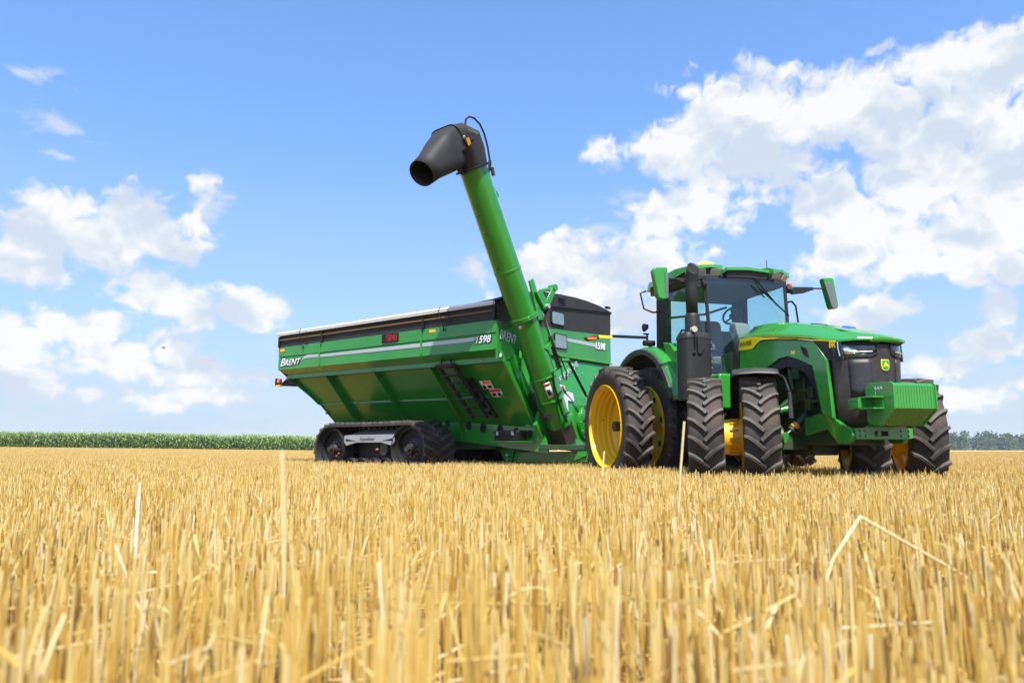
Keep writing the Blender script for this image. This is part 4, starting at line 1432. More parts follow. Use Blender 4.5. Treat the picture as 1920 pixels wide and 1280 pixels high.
MB().rings([rr_ring(.17, .235, .10, 1.35), rr_ring(.17, .235, .10, 2.26), rr_ring(.175, .24, .10, 2.265), rr_ring(.175, .24, .10, 2.30), rr_ring(.15, .215, .09, 2.36), rr_ring(.12, .17, .08, 2.375)]).build('exhaust_box', 'exhaust_grey', ex, smooth=40)
rv = MB()
for z in np.linspace(1.45, 2.22, 9):
    rv.tube([(.10, .228, z), (.10, .242, z)], .008, 6)
rv.build('rivet', 'silver_paint', ex)
MB().lathe([(2.34, .12), (2.36, .118), (2.62, .112), (2.66, .10), (2.67, .088)], 28, (0, -.01, 0), 'z').build('pipe_sleeve', 'exhaust_grey', ex)
def oval(cx_, cz_, nx_, nz_, ra, rb, n=28):
    L_ = math.hypot(nx_, nz_)
    ux, uz = -nz_ / L_, nx_ / L_
    return [(cx_ + ux * rb * math.sin(2 * PI * k / n), -.01 + ra * math.cos(2 * PI * k / n), cz_ + uz * rb * math.sin(2 * PI * k / n)) for k in range(n)]


MB().rings([oval(0, 2.60, 0, 1, .086, .086), oval(0, 3.05, 0, 1, .086, .086), oval(.005, 3.14, .1, 1, .087, .087), oval(.022, 3.23, .35, 1, .088, .09),
            oval(.052, 3.31, .7, 1, .09, .098), oval(.085, 3.365, 1, .55, .092, .106)], caps=(False, False)).build('exhaust_pipe', 'exhaust_grey', ex, smooth=60, solid=.006)
MB().rings([oval(.04, 3.29, .6, 1, .082, .085), oval(.066, 3.345, 1, .7, .084, .094)]).build('pipe_inside', 'dark_void', ex)
fl = MB().tube([(.12, -.08, 2.40), (.19, -.08, 2.40)], .050, 8).build('front_lamp', 'lamp_lens', ex, bevel=.006)
MB().tube([(.18, -.08, 2.34), (.20, -.08, 2.20), (.18, -.07, 2.12), (.19, -.09, 2.05), (.18, -.12, 2.04)], .016, 8).build('latch', 'decal_black', ex)
MB().prism([(-.05, 2.30), (.06, 2.30), (.07, 2.12), (.02, 2.03), (-.04, 2.03)], 'x', .165, .20).build('latch_plate', 'exhaust_grey', ex, bevel=.01)

# width marker with camera and orange lamp, reaching out to the left of the picture
arm = part('marker_arm', trac, (.2, 0, 0))
MB().box((0, -1.36, 2.535), (.05, .66, .045)).build('arm_bar', 'decal_black', arm, bevel=.006)
MB().box((0, -1.815, 2.512), (.06, .25, .05)).build('reflective_band', 'stripe_yellow', arm, bevel=.006)
MB().prism([(-2.20, 2.47), (-2.17, 2.50), (-1.94, 2.53), (-1.94, 2.47), (-2.13, 2.435)], 'x', -.04, .04).build('lamp_body', 'decal_black', arm, bevel=.008)
MB().prism([(-2.165, 2.470), (-2.14, 2.492), (-1.98, 2.50), (-1.985, 2.468), (-2.12, 2.452)], 'x', .03, .048).build('orange_lamp', 'orange_lens', arm)
MB().tube([(0, -1.03, 2.60), (0, -1.03, 2.40), (.0, -.95, 2.38)], .02, 8).tube([(0, -1.1, 2.44), (0, -.9, 2.44)], .05, 10).build('arm_joint', 'decal_black', arm)
MB().tube([(-.02, -1.08, 2.66), (.03, -1.08, 2.70), (.05, -1.08, 2.76)], [.03, .06, .05], 12).tube([(0, -1.10, 2.60), (0, -1.0, 2.60)], .015, 6).build('work_lamp', 'decal_black', arm)


# ================================================================== GRAIN CART
cart = thing('grain_cart', 'long green grain cart on black rubber tracks with its auger raised', 'grain cart', (.974, 15.44, 0), math.atan2(-.636, .771))
TILT = .0125


def tz(x, y, z):
    return (x, y, z - TILT * x)


def cb(mb, name, m, parent=cart, **k):
    return mb.xf(tz).build(name, m, parent, **k)


L0, L1 = -7.36, 0.0
for s_ in (-1, 1):
    Yv = s_ * 2.0
    # upper side sheet in three pressed lengths with a step line
    for (a, b_) in ((L0, -5.63), (-5.62, -2.09), (-2.08, L1)):
        prof = [(Yv, 3.097), (Yv, 2.856), (Yv - s_ * .030, 2.840), (Yv - s_ * .030, 2.828), (Yv - s_ * .004, 2.815), (Yv - s_ * .004, 2.536), (Yv - s_ * .05, 2.536), (Yv - s_ * .05, 3.097)]
        cb(MB().add([(a, y, z) for y, z in prof] + [(b_, y, z) for y, z in prof],
                    [tuple(range(8)), tuple(range(8, 16))] + [(i, (i + 1) % 8, 8 + (i + 1) % 8, 8 + i) for i in range(8)]), 'side_panel', 'cart_green', smooth=0)
    for xs in (-5.625, -2.085):
        cb(MB().box((xs, Yv + s_ * .006, 2.815), (.05, .02, .56)), 'panel_seam', 'cart_green', bevel=.004)
    cb(MB().quad([(L0, Yv, 2.536), (L1, Yv, 2.536), (L1, s_ * 1.80, 2.404), (L0 + .12, s_ * 1.80, 2.404)]), 'side_skirt', 'cart_green', solid=.012, smooth=0)
    cb(MB().span((L0 + .10, s_ * 1.80, 2.30), (L1, s_ * 1.77, 2.404)).span((L0 + .10, s_ * 1.80, 2.30), (L1, s_ * 1.70, 2.315)), 'side_flange', 'cart_green', bevel=.004)
    for xs in (-7.1, -3.85, -.55):
        cb(MB().tube([(xs, s_ * 1.80, 2.352), (xs, s_ * 1.812, 2.352)], .022, 8), 'flange_bolt', 'rust')
    # slanted hopper wall
    ztop, zb0, zb1 = 2.31, 1.22, 1.06

    def wall_y(z):
        return s_ * (1.62 - (2.31 - z) * .88)
    cb(MB().quad([(-7.20, wall_y(2.31), 2.31), (0, wall_y(2.31), 2.31), (0, s_ * .46, .72), (-2.0, s_ * .62, 1.18), (-6.70, s_ * .62, 1.21), (-6.75, wall_y(1.65), 1.65)]),
       'hopper_wall', 'cart_green', solid=.012, smooth=0)
    # gussets on the wall
    for xs in (-5.63, -3.85, -2.04):
        P = [(s_ * 1.79, 2.31), (s_ * 1.60, 2.31)] + [(wall_y(z), z) for z in (2.2, 1.3)] + [(s_ * .72, 1.22), (s_ * .74, .82 if xs > -3 else 1.15), (s_ * .80, .82 if xs > -3 else 1.18), (s_ * .90, 1.30)]
        cb(MB().prism(P, 'x', xs - .008, xs + .008), 'gusset', 'cart_green', smooth=0)
        cb(MB().tube([(xs, s_ * 1.795, 2.30), (xs, s_ * .90, 1.29)], .016, 4), 'gusset_flange', 'cart_green', smooth=0)
    cb(MB().span((-6.7, s_ * 1.11, 1.66), (-.35, s_ * 1.085, 1.70)).box((-3.5, s_ * 1.08, 1.68), (6.3, .06, .012)), 'wall_stiffener', 'cart_green', smooth=0)
    # sill beam with round openings
    beam = cb(MB().prism([(-6.65, 1.24), (-2.05, 1.18), (-.1, 1.06), (.18, .90), (.26, .54), (-1.0, .66), (-2.05, .756), (-6.4, .90)], 'y', s_ * .66, s_ * .71), 'sill_beam', 'cart_green', bevel=.006)
    for (xs, zc, rx, rz) in ((-6.24, 1.268, .03, .03), (-5.85, 1.27, .03, .03), (-5.3, 1.265, .05, .05), (-4.95, 1.26, .05, .05), (-4.6, 1.25, .055, .06), (-4.25, 1.245, .055, .06), (-3.9, 1.235, .06, .065),
                             (-3.45, 1.225, .06, .07), (-3.0, 1.21, .07, .08), (-2.55, 1.20, .07, .085), (-1.9, 1.14, .08, .10), (-1.48, 1.09, .09, .12), (-1.0, 1.05, .09, .12), (-.56, 1.0, .085, .11), (-.2, .96, .07, .10)):
        k = [(xs + rx * math.cos(a), (zc - .05) + rz * math.sin(a) * (.8 if math.sin(a) < 0 else 1)) for a in np.linspace(0, 2 * PI, 14)[:-1]]
        cb(MB().prism(k, 'y', s_ * .709, s_ * .716), 'beam_opening', 'dark_void', beam, smooth=0)
    # black extension boards and the rail of the roll tarp
    cb(MB().span((L0, s_ * 1.99, 3.097), (L1 - .02, s_ * 1.94, 3.43)), 'extension_board', 'tarp_black', bevel=.004)
    cb(MB().span((L0, s_ * 1.99, 3.262), (L1 - .03, s_ * 2.03, 3.296)), 'extension_rib', 'rail_brown', bevel=.004)
    cb(MB().rings([[(xx, s_ * (2.03 + .035 * math.cos(a)), 3.440 + .042 * math.sin(a)) for a in np.linspace(0, 2 * PI, 13)[:-1]] for xx in (L0, L1 - .04)]).span((L0, s_ * 2.0, 3.39), (L1 - .04, s_ * 2.06, 3.405)), 'tarp_rail', 'rail_white', smooth=40)
    cb(MB().span((L0, s_ * 1.995, 3.402 - .02), (L1 - .04, s_ * 2.062, 3.39)), 'rail_lip', 'rail_brown')
    for xs in (-7.32, -5.52, -2.02, -.04):
        cb(MB().box((xs, s_ * 2.01, 3.225), (.055, .07, .27)), 'tarp_bracket', 'decal_black', bevel=.006)
    for xs in (-6.28, -1.42):
        c_ = MB().tube([(xs - .06, s_ * 2.05, 3.50), (xs - .1, s_ * 2.09, 3.42), (xs, s_ * 2.07, 3.2), (xs + .02, s_ * 2.03, 3.02)], .008, 6)
        c_.tube([(xs + .16, s_ * 2.06, 3.42), (xs + .20, s_ * 2.03, 3.12)], .008, 6).tube([(xs + .02, s_ * 2.03, 3.05), (xs + .02, s_ * 2.03, 2.99)], .016, 8)
        cb(c_, 'tarp_cord', 'decal_black')

# side with the lettering
for dx_, dz_, y_, nm_, mt_, bo_ in ((0, 0, -2.012, 'brand_lettering', 'decal_white', .002), (.022, -.010, -2.0065, 'brand_shadow', 'decal_black', .006)):
    text('B', nm_, mt_, cart, (-7.26 + dx_, y_, 2.705 + dz_), (1, 0, -TILT), (0, 0, 1), .27, shear=.35, depth=.003, bold=bo_, xscale=1.25)
    text('RENT', nm_, mt_, cart, (-7.07 + dx_, y_, 2.712 + dz_), (1, 0, -TILT), (0, 0, 1), .205, shear=.35, depth=.003, bold=bo_, xscale=1.25)
sa = [(-6.42, 2.665), (-6.26, 2.800), (-6.1, 2.835), (-5.66, 2.82), (-5.66, 2.75), (-6.1, 2.755), (-6.28, 2.735)]
for poly, dx in ((sa, 0), ([(-5.59, 2.805), (-2.12, 2.800), (-2.12, 2.722), (-5.59, 2.74)], 0), ([(-2.05, 2.800), (-.72, 2.795), (-.45, 2.80), (-.62, 2.722), (-2.05, 2.722)], 0)):
    cb(MB().prism(poly, 'y', -2.004, -1.99), 'silver_stripe', 'decal_silver', smooth=0)
    zz = [(x, z - .012) for x, z in poly]
text('1598', 'model_number', 'decal_white', cart, (-.56, -2.012, 2.682), (1, 0, -TILT), (0, 0, 1), .195, shear=.25, depth=.003, bold=.002, xscale=1.05)
text('1598', 'number_shadow', 'decal_black', cart, (-.545, -2.006, 2.672), (1, 0, -TILT), (0, 0, 1), .195, shear=.25, depth=.002, bold=.006, xscale=1.05)
dsp = cb(MB().span((-3.33, -2.025, 2.895), (-2.80, -2.0, 3.09)), 'weight_display', 'decal_black', bevel=.008)
SEG = {'5': 'afgcd', '8': 'abcdefg', '4': 'fgbc', '0': 'abcdef'}


def seg_digit(mb, ch, x, z, w, h, y):
    t_ = w * .16
    S = {'a': ((0, h), (w, h)), 'g': ((0, h / 2), (w, h / 2)), 'd': ((0, 0), (w, 0)), 'f': ((0, h / 2), (0, h)), 'b': ((w, h / 2), (w, h)), 'e': ((0, 0), (0, h / 2)), 'c': ((w, 0), (w, h / 2))}
    for k in SEG[ch]:
        (x0, z0), (x1, z1) = S[k]
        mb.span((x + x0 - t_ / 2, y, z + z0 - t_ / 2), (x + x1 + t_ / 2, y - .004, z + z1 + t_ / 2))


sd = MB()
for i, ch in enumerate('5840'):
    seg_digit(sd, ch, -3.15 + i * .085, 2.93, .052, .12, -2.027)
cb(sd, 'red_digits', 'led_red', dsp, smooth=0)
for (xs, zc) in ((-7.2, 3.02), (-1.76, 3.03)):
    cb(MB().span((xs - .09, -2.006, zc - .03), (xs + .09, -1.99, zc + .03)), 'amber_reflector', 'amber')
cb(MB().span((-7.20, -1.803, 2.3), (-7.26, -1.2, 2.29)).quad([(-7.24, -1.80, 2.42), (-7.24, -1.66, 2.42), (-6.72, -1.02, 1.68), (-6.74, -1.17, 1.66)]), 'rear_flange', 'cart_green', solid=.01, smooth=0)

# rear wall, front walls
cb(MB().quad([(L0, -1.97, 2.536), (L0, 1.97, 2.536), (L0, 1.97, 3.43), (L0, -1.97, 3.43)]).quad([(L0, -1.97, 2.536), (L0, 1.97, 2.536), (-7.22, 1.77, 2.31), (-7.22, -1.77, 2.31)]).quad(
    [(-7.22, -1.77, 2.31), (-7.22, 1.77, 2.31), (-6.76, 1.09, 1.65), (-6.76, -1.09, 1.65)]).quad([(-6.76, -1.09, 1.65), (-6.76, 1.09, 1.65), (-6.70, .66, 1.21), (-6.70, -.66, 1.21)]),
   'rear_wall', 'cart_green', solid=.012, smooth=0)
# near half of the front is folded back behind the auger
A0, A1, A2, A3 = (0, -1.97), (-.42, -.80), (.10, -.42), (.10, 1.95)


def wallq(p0, p1, z0, z1):
    return [(p0[0], p0[1], z0), (p1[0], p1[1], z0), (p1[0], p1[1], z1), (p0[0], p0[1], z1)]


cb(MB().quad(wallq(A0, A1, 2.52, 3.097)), 'front_panel', 'cart_green', solid=.012, smooth=0)
cb(MB().quad(wallq(A1, A2, 2.3, 3.13)), 'front_panel', 'cart_green', solid=.012, smooth=0)
cb(MB().quad([(.10, -.42, 2.59), (.10, 1.95, 2.61), (.10, 1.95, 3.235), (.10, -.42, 3.115)]), 'front_panel', 'cart_green', solid=.012, smooth=0)
cb(MB().quad([(-.01, -1.79, 2.31), (-.42, -.80, 2.31), (-.42, -.80, 2.53), (0.0, -1.96, 2.53)]), 'front_panel', 'cart_green', solid=.012, smooth=0)
cb(MB().quad([(0, -1.78, 2.31), (-.40, -.80, 2.31), (-.25, -.30, .75), (0, -.52, .68)]), 'front_hopper_wall', 'cart_green', solid=.014, smooth=0)
cb(MB().quad([(-.40, -.80, 2.35), (.12, -.42, 2.55), (.20, -.38, .70), (-.25, -.32, .70)]), 'front_hopper_wall', 'cart_green', solid=.014, smooth=0)
cb(MB().quad([(.10, -.42, 2.585), (.10, 1.95, 2.60), (.17, 1.92, 2.56), (.17, -.42, 2.545)]), 'front_lip', 'cart_green', solid=.02, smooth=0)
cb(MB().quad([(.09, -.42, 2.57), (.09, 1.92, 2.57), (.34, 1.20, 1.70), (.34, -.42, 1.70)]).quad([(.34, 1.20, 1.70), (.48, .9, .62), (.48, -.36, .62), (.34, -.42, 1.70)]), 'front_hopper_wall', 'cart_green', solid=.014, smooth=0)
# diagonal stiffener and corner post in the shaded part
cb(MB().span((.01, -1.99, 2.34), (-.03, -1.95, 3.097)), 'corner_post', 'cart_green', bevel=.004)
cb(MB().prism([(-1.80, 2.32), (-1.60, 2.32), (-.46, .72), (-.56, .70)], 'x', -.012, .012), 'corner_gusset', 'cart_green', smooth=0)
cb(MB().tube([(.0, -1.80, 2.32), (.0, -.53, .70)], .022, 4), 'corner_flange', 'cart_green', smooth=0)
cb(MB().tube([(-.05, -1.30, 2.0), (-.05, -1.22, 2.25), (-.3, -.9, 2.6)], .035, 4), 'front_brace', 'cart_green', smooth=0)
cb(MB().box((0.0, -1.88, 2.42), (.03, .03, .07)), 'white_tag', 'decal_white')
# black part of the front with tarp end cap
cb(MB().quad(wallq(A0, A1, 3.10, 3.46)), 'front_extension', 'tarp_black', solid=.01, smooth=0)
cb(MB().quad(wallq(A1, A2, 3.13, 3.62)), 'front_extension', 'tarp_black', solid=.01, smooth=0)
cb(MB().quad([(.10, -.42, 3.117), (.10, 1.95, 3.237), (.10, 1.97, 3.80), (.10, -.42, 3.60)]), 'front_extension', 'tarp_black', solid=.01, smooth=0)
cap = [(-1.97, 3.46), (-1.5, 3.66), (-1.0, 3.80), (-.5, 3.87), (0, 3.905), (.5, 3.925), (1.0, 3.92), (1.5, 3.885), (1.85, 3.83), (2.0, 3.80), (2.02, 3.77)]
cb(MB().prism([(y, z) for y, z in cap] + [(1.97, 3.74), (-.42, 3.55), (-1.97, 3.40)], 'x', .06, .11), 'tarp_end_cap', 'tarp_black', bevel=.006)
cb(MB().tube([(.13, -.42, 3.585), (.13, 1.97, 3.79)], .014, 6), 'cap_seam', 'decal_black')
# the rolled-out tarp between the two rails
tprof = [(-2.02, 3.475)] + [(y, 3.475 + .42 * (1 - (y / 2.02) ** 2) ** .8) for y in np.linspace(-1.8, 1.8, 13)] + [(2.02, 3.475)]
rows = []
for i, xx in enumerate(np.linspace(L0, .08, 22)):
    sag = .012 * math.sin(i * 2.1)
    cr = lerp(.10, 1.0, max(0, min(1, (xx + 2.2) / 2.2)) ** 2)   # low and slack behind, over the bow at the front
    rows.append([(xx, y, 3.475 + (z - 3.475) * cr * (.97 + sag)) for y, z in tprof])
cb(MB().grid(rows), 'tarp', 'tarp_black', smooth=50, solid=.01)
cb(MB().box((.14, 1.80, 3.88), (.08, .14, .05)), 'cap_latch', 'decal_black', bevel=.01)
cb(MB().box((.15, -.02, 3.80), (.05, .26, .05)), 'cap_handle', 'decal_black', bevel=.02)


def window(y0, y1, z0, z1):
    k = rr_ring((y1 - y0) / 2, (z1 - z0) / 2, .05, 0)
    cy_, cz_ = (y0 + y1) / 2, (z0 + z1) / 2
    ringo = [(cy_ + a, cz_ + b_) for a, b_, _ in k]
    w_ = cb(MB().prism(ringo, 'x', .11, .135), 'window', 'decal_black', bevel=.006)
    ri = [(cy_ + a * .86, cz_ + b_ * .86) for a, b_, _ in k]
    cb(MB().prism(ri, 'x', .12, .139), 'window_pane', 'window_glass', w_, smooth=0)


window(-.40, .08, 3.215, 3.50)
window(-.30, .17, 2.715, 3.04)
# stripe, number and name on the far half of the front
cb(MB().prism([(.19, 2.98), (1.30, 2.985), (1.42, 2.93), (1.30, 2.905), (.19, 2.915)], 'x', .105, .112), 'silver_stripe', 'decal_silver', smooth=0)
text('1598', 'model_number', 'decal_white', cart, (.125, 1.25, 2.865), (0, 1, .03), (0, 0, 1), .21, shear=.25, depth=.003, bold=.005)
text('1598', 'number_shadow', 'decal_black', cart, (.118, 1.265, 2.855), (0, 1, .03), (0, 0, 1), .21, shear=.25, depth=.002, bold=.009)
nA = Vector((-.42, 1.17, 0)).normalized()
text('BRENT', 'brand_lettering', 'decal_white', cart, Vector((0, -1.97, 2.745)) + nA * .05 + Vector((.02, .007, 0)), nA, (0, 0, 1), .27, shear=.35, depth=.003, bold=.003, xscale=1.15)
P0, P1 = Vector((.31, -.36, 1.98)), Vector((.183, .52, 2.42))
text('AVALANCHE', 'name_lettering', 'decal_silver', cart, P0, P1 - P0, Vector((-.276, 0, .96)), .15, shear=.2, depth=.006, bold=.001, xscale=1.12)


def flange_ring(c, ax_, r_, th, m='cart_green', name='flange_ring', n=28):
    a_ = Vector(ax_).normalized()
    c = Vector(c)
    return MB().tube([c - a_ * th / 2, c + a_ * th / 2], r_, n).build(name, m, cart, bevel=.004)


# round gearbox cover and PTO guard at the bottom of the front
fn_ = Vector((1, 0, .12)).normalized()
gc = MB().tube([(.46, .42, 1.18), (.53, .42, 1.18)], .40, 36)
gco = gc.build('gearbox_cover', 'cart_green', cart, bevel=.008)
for k in range(12):
    a = 2 * PI * k / 12
    MB().tube([(.53, .42 + .36 * math.cos(a), 1.18 + .36 * math.sin(a)), (.545, .42 + .36 * math.cos(a), 1.18 + .36 * math.sin(a))], .013, 6).build('cover_bolt', 'silver_paint', gco)
MB().tube([(.54, .45, 1.10), (.70, .45, 1.10), (.95, .42, 1.0)], [.24, .22, .16], 24).build('drive_guard', 'decal_black', cart, bevel=.02)
for (y, z) in ((.12, 2.40), (.30, 2.42), (.44, 2.2), (.60, 2.25), (-.28, 1.55), (-.22, 1.3), (.02, 1.72)):
    xx = interp(z, [(.62, .50), (1.70, .38), (2.57, .11)])
    MB().tube([(xx - .01, y, z), (xx + .012, y, z)], .014, 6).build('wall_bolt', 'silver_paint', cart)


# ---- auger
def aug(z, off=(0, 0)):
    """centre of the auger tube at height z"""
    return Vector((.36 + off[0], -.68 - .572 * (z - 1.5) + off[1], z))


AD = (aug(5) - aug(1)).normalized()
AS = Vector((1, 0, 0))
AN = AD.cross(AS).normalized()     # points outward, away from the cart's side... used for fittings


def atube(z0, z1, r0, r1=None, n=40, name='auger_tube', m='cart_green', parent=cart, **k):
    return MB().tube([aug(z0), aug(z1)], [r0, r1 or r0], n).build(name, m, parent, **k)


atube(3.16, 5.72, .262, smooth=60)
atube(1.62, 3.14, .262, .258, name='lower_auger_tube', smooth=60)
atube(3.98, 4.01, .270, name='weld_ring', bevel=.004)
atube(3.12, 3.15, .30, name='hinge_flange', bevel=.004)
atube(3.155, 3.185, .30, name='hinge_flange', bevel=.004)
atube(2.05, 2.08, .285, name='hinge_flange', bevel=.004)
atube(1.10, 1.66, .25, .27, 8, name='auger_boot', smooth=20, bevel=.01)
atube(1.62, 1.65, .30, n=8, name='boot_flange', bevel=.004)
MB().rings([[aug(z) + AS * a + AN * b_ for a, b_ in ((.17, -.20), (.17, .20), (-.20, .20), (-.20, -.20))] for z in (.76, 1.12)]).build('clean_out_box', 'boot_brown', cart, bevel=.01)
cb(MB().prism([(-.95, 1.1), (-.50, 2.05), (.25, 1.95), (.35, .62), (-.55, .62)], 'x', .06, .14), 'auger_support', 'cart_green', bevel=.01)
cb(MB().span((.05, -.75, .62), (.75, .35, .72)), 'sump_floor', 'dark_green', bevel=.01)
# bolts along the tube
for z in (4.95, 4.65, 4.05):
    c_ = aug(z) - AS * 0 + AN * 0
    dcam = (Vector((.02, -1, -.1))).normalized()
    MB().tube([c_ + Vector((.0, -.24, -.08)), c_ + Vector((.0, -.305, -.085))], .020, 8).build('tube_stud', 'dark_green', cart)
# fold hinge, links and cylinder on the inner side
MB().prism([(-1.727, 3.825), (-1.60, 3.89), (-1.27, 3.25), (-1.30, 3.12), (-1.447, 3.094)], 'x', .56, .60).build('fold_hinge', 'cart_green', cart, bevel=.008)
MB().prism([(-1.60, 3.62), (-1.43, 3.68), (-1.27, 3.543), (-1.30, 3.30)], 'x', .60, .66).tube([(.62, -1.42, 3.66), (.62, -1.25, 3.72), (.62, -1.03, 3.78)], .04, 10).tube([(.54, -1.0, 3.80), (.70, -1.0, 3.80)], .07, 14).build('hinge_link', 'cart_green', cart, bevel=.006)
MB().prism([(-1.08, 3.80), (-.93, 3.81), (-1.23, 3.34), (-1.36, 3.33), (-1.36, 3.40)], 'x', .64, .68).build('link_arm', 'cart_green', cart, bevel=.01)
MB().tube([(.62, -1.29, 3.38), (.74, -1.29, 3.38)], .045, 12).build('link_pin', 'silver_paint', cart)
MB().tube([(.6, -1.326, 3.237), (.6, -1.07, 2.804)], .028, 10).build('cylinder_rod', 'silver', cart)
MB().tube([(.6, -1.08, 2.82), (.6, -.80, 2.23)], .045, 12).build('fold_cylinder', 'steel_dark', cart)
MB().tube([(.62, -1.30, 3.2), (.66, -1.22, 2.9), (.66, -.98, 2.55), (.66, -.80, 2.2), (.66, -.74, 2.0)], .014, 8).tube([(.66, -1.0, 2.5), (.68, -.84, 2.42), (.68, -.66, 2.15), (.66, -.62, 1.98)], .012, 8).build('hydraulic_hose', 'hydraulic_hose', cart)
MB().prism([(-1.31, 2.56), (-1.04, 2.757), (-.90, 2.74), (-1.108, 2.588), (-1.15, 2.50)], 'x', .50, .64).build('hose_bracket', 'cart_green', cart, bevel=.01)
MB().tube([(.6, -.78, 2.37), (.6, -.48, 2.40)], .045, 12).tube([(.50, -.95, 2.12), (.60, -.72, 2.28)], .045, 8).build('pivot_tube', 'cart_green', cart)
MB().tube([(.62, -.50, 2.38), (.62, .14, 1.715)], .036, 4).build('brace_bar', 'decal_black', cart, smooth=0)
gr = MB().tube([(.60, -1.0, 2.14), (.64, -1.06, 2.10), (.64, -1.0, 1.83), (.64, -.75, 1.32), (.64, -.60, 1.16)], .020, 8)
gr.tube([(.64, -.93, 1.66), (.62, -.74, 1.76)], .016, 8).tube([(.64, -.69, 1.26), (.62, -.5, 1.36)], .016, 8)
gr.build('hand_rail', 'decal_black', cart)
MB().tube([(.50, -1.50, 1.70), (.50, -1.33, 1.38), (.52, -1.18, 1.26)], .022, 8).tube([(.50, -1.14, 1.24), (.62, -1.14, 1.24)], .075, 14).build('hydraulic_motor', 'decal_black', cart)

# spout
c0 = aug(5.72)
c2, c3 = Vector((.22, -3.50, 6.03)), Vector((.28, -4.30, 5.28))
D_ = (c3 - c2).normalized()


def frame_of(d, ref=Vector((1, 0, 0))):
    a = (ref - d * ref.dot(d)).normalized()
    return a, d.cross(a).normalized()


def sect(c, d, ra, rb, power=2.0, n=32, ref=Vector((1, 0, 0))):
    a, b_ = frame_of(d, ref)
    out_ = []
    for k in range(n):
        t_ = 2 * PI * k / n
        ct, st_ = math.cos(t_), math.sin(t_)
        x = abs(ct) ** (2 / power) * (1 if ct >= 0 else -1)
        y = abs(st_) ** (2 / power) * (1 if st_ >= 0 else -1)
        out_.append(c + a * x * ra + b_ * y * rb)
    return out_


MB().rings([sect(c0 - AD * .02, AD, .33, .33), sect(c0 + AD * .02, AD, .33, .33)]).build('spout_flange', 'decal_black', cart, bevel=.004)
dm = (AD * .72 + D_ * .28).normalized()
dm2 = (AD * .2 + D_ * .8).normalized()
MB().rings([sect(c0 + AD * .02, AD, .275, .275, 2.2), sect(c0 + AD * .30, AD, .29, .30, 3), sect(c0 + AD * .50 + D_ * .06, dm, .30, .33, 4), sect(c2 + Vector((0, .16, .10)), dm2, .30, .36, 5), sect(c2, D_, .30, .37, 5)]).build('spout_hood', 'tarp_black', cart, smooth=35)
sp_ = MB().rings([sect(c2, D_, .305, .375, 5), sect(lerp(c2, c3, .35), D_, .29, .33, 3.2), sect(lerp(c2, c3, .75), D_, .245, .25, 2.2), sect(c3, D_, .232, .232)], caps=(False, False))
spo = sp_.build('spout', 'tarp_black', cart, smooth=40, solid=.012)
MB().rings([sect(lerp(c2, c3, .5), D_, .22, .25, 2.5), sect(lerp(c2, c3, .9), D_, .222, .222)], caps=(True, False)).build('spout_inside', 'dark_void', spo)
MB().rings([sect(c2 - D_ * .015, D_, .325, .395, 5), sect(c2 + D_ * .015, D_, .325, .395, 5)]).build('spout_hinge', 'decal_black', cart, bevel=.004)
a_, b_ = frame_of(D_)
for kk in (-.12, .10):
    MB().tube([c2 + a_ * .335 + b_ * kk - D_ * .02, c2 + a_ * .36 + b_ * kk + D_ * .04], .022, 8).build('spout_bolt', 'silver_paint', cart)
p_s = c0 + AD * .34 + Vector((.25, -.19, -.02))
sv = AD.cross(Vector((.63, -.72, -.3))).normalized() * .027
MB().slab([p_s - AD * .12 - sv, p_s - AD * .12 + sv, p_s + AD * .12 + sv, p_s + AD * .12 - sv], .02).build('reflective_strip', 'amber', cart)
MB().tube([(.35, -3.30, 6.46), (.35, -3.29, 6.60), (.35, -3.20, 6.69), (.35, -3.06, 6.71), (.35, -2.90, 6.65), (.35, -2.77, 6.49), (.35, -2.68, 6.28), (.35, -2.62, 6.05), (.35, -2.60, 5.90), (.35, -2.66, 5.74)], .019, 8).build('spout_hose', 'hydraulic_hose', cart)
MB().tube([(.35, -2.61, 6.02), (.35, -2.62, 5.84)], .03, 8).build('hose_sleeve', 'decal_black', cart)
MB().tube([c0 + Vector((.2, .30, .06)), c0 - AD * .1 + Vector((.2, .30, .0))], .035, 8).build('hose_coupling', 'steel_dark', cart)
MB().prism([(.0, 0), (.12, .05), (.10, .12), (.02, .16), (0, .2)], 'x', -.02, .02).xf(lambda x, y, z: tuple(aug(5.28) + Vector((.1 + x, y + .23, z - .02)))).build('tube_lug', 'cart_green', cart)
for dx_ in (-.05, .1):
    MB().box(lerp(c2, c0, .55 + dx_) + Vector((.05, -.12, -.28)), (.06, .07, .06)).build('spout_lamp', 'steel_dark', cart, bevel=.008)


# ---- stickers
def sticker(pts_, m, name='warning_label', parent=cart):
    return MB().slab(pts_, .003).build(name, m, parent, smooth=0)


def on_wall(x, z, off=.012):
    off = off + .022
    """point on the slanted near wall"""
    y = -(1.62 - (2.31 - z) * .88)
    n_ = Vector((0, -1, -1)).normalized()
    return Vector((x, y, z - TILT * x)) + n_ * off


def label_on_wall(x0, x1, z0, z1, m, off=.012, **k):
    return sticker([on_wall(x0, z0, off), on_wall(x1, z0, off), on_wall(x1, z1, off), on_wall(x0, z1, off)], m, **k)


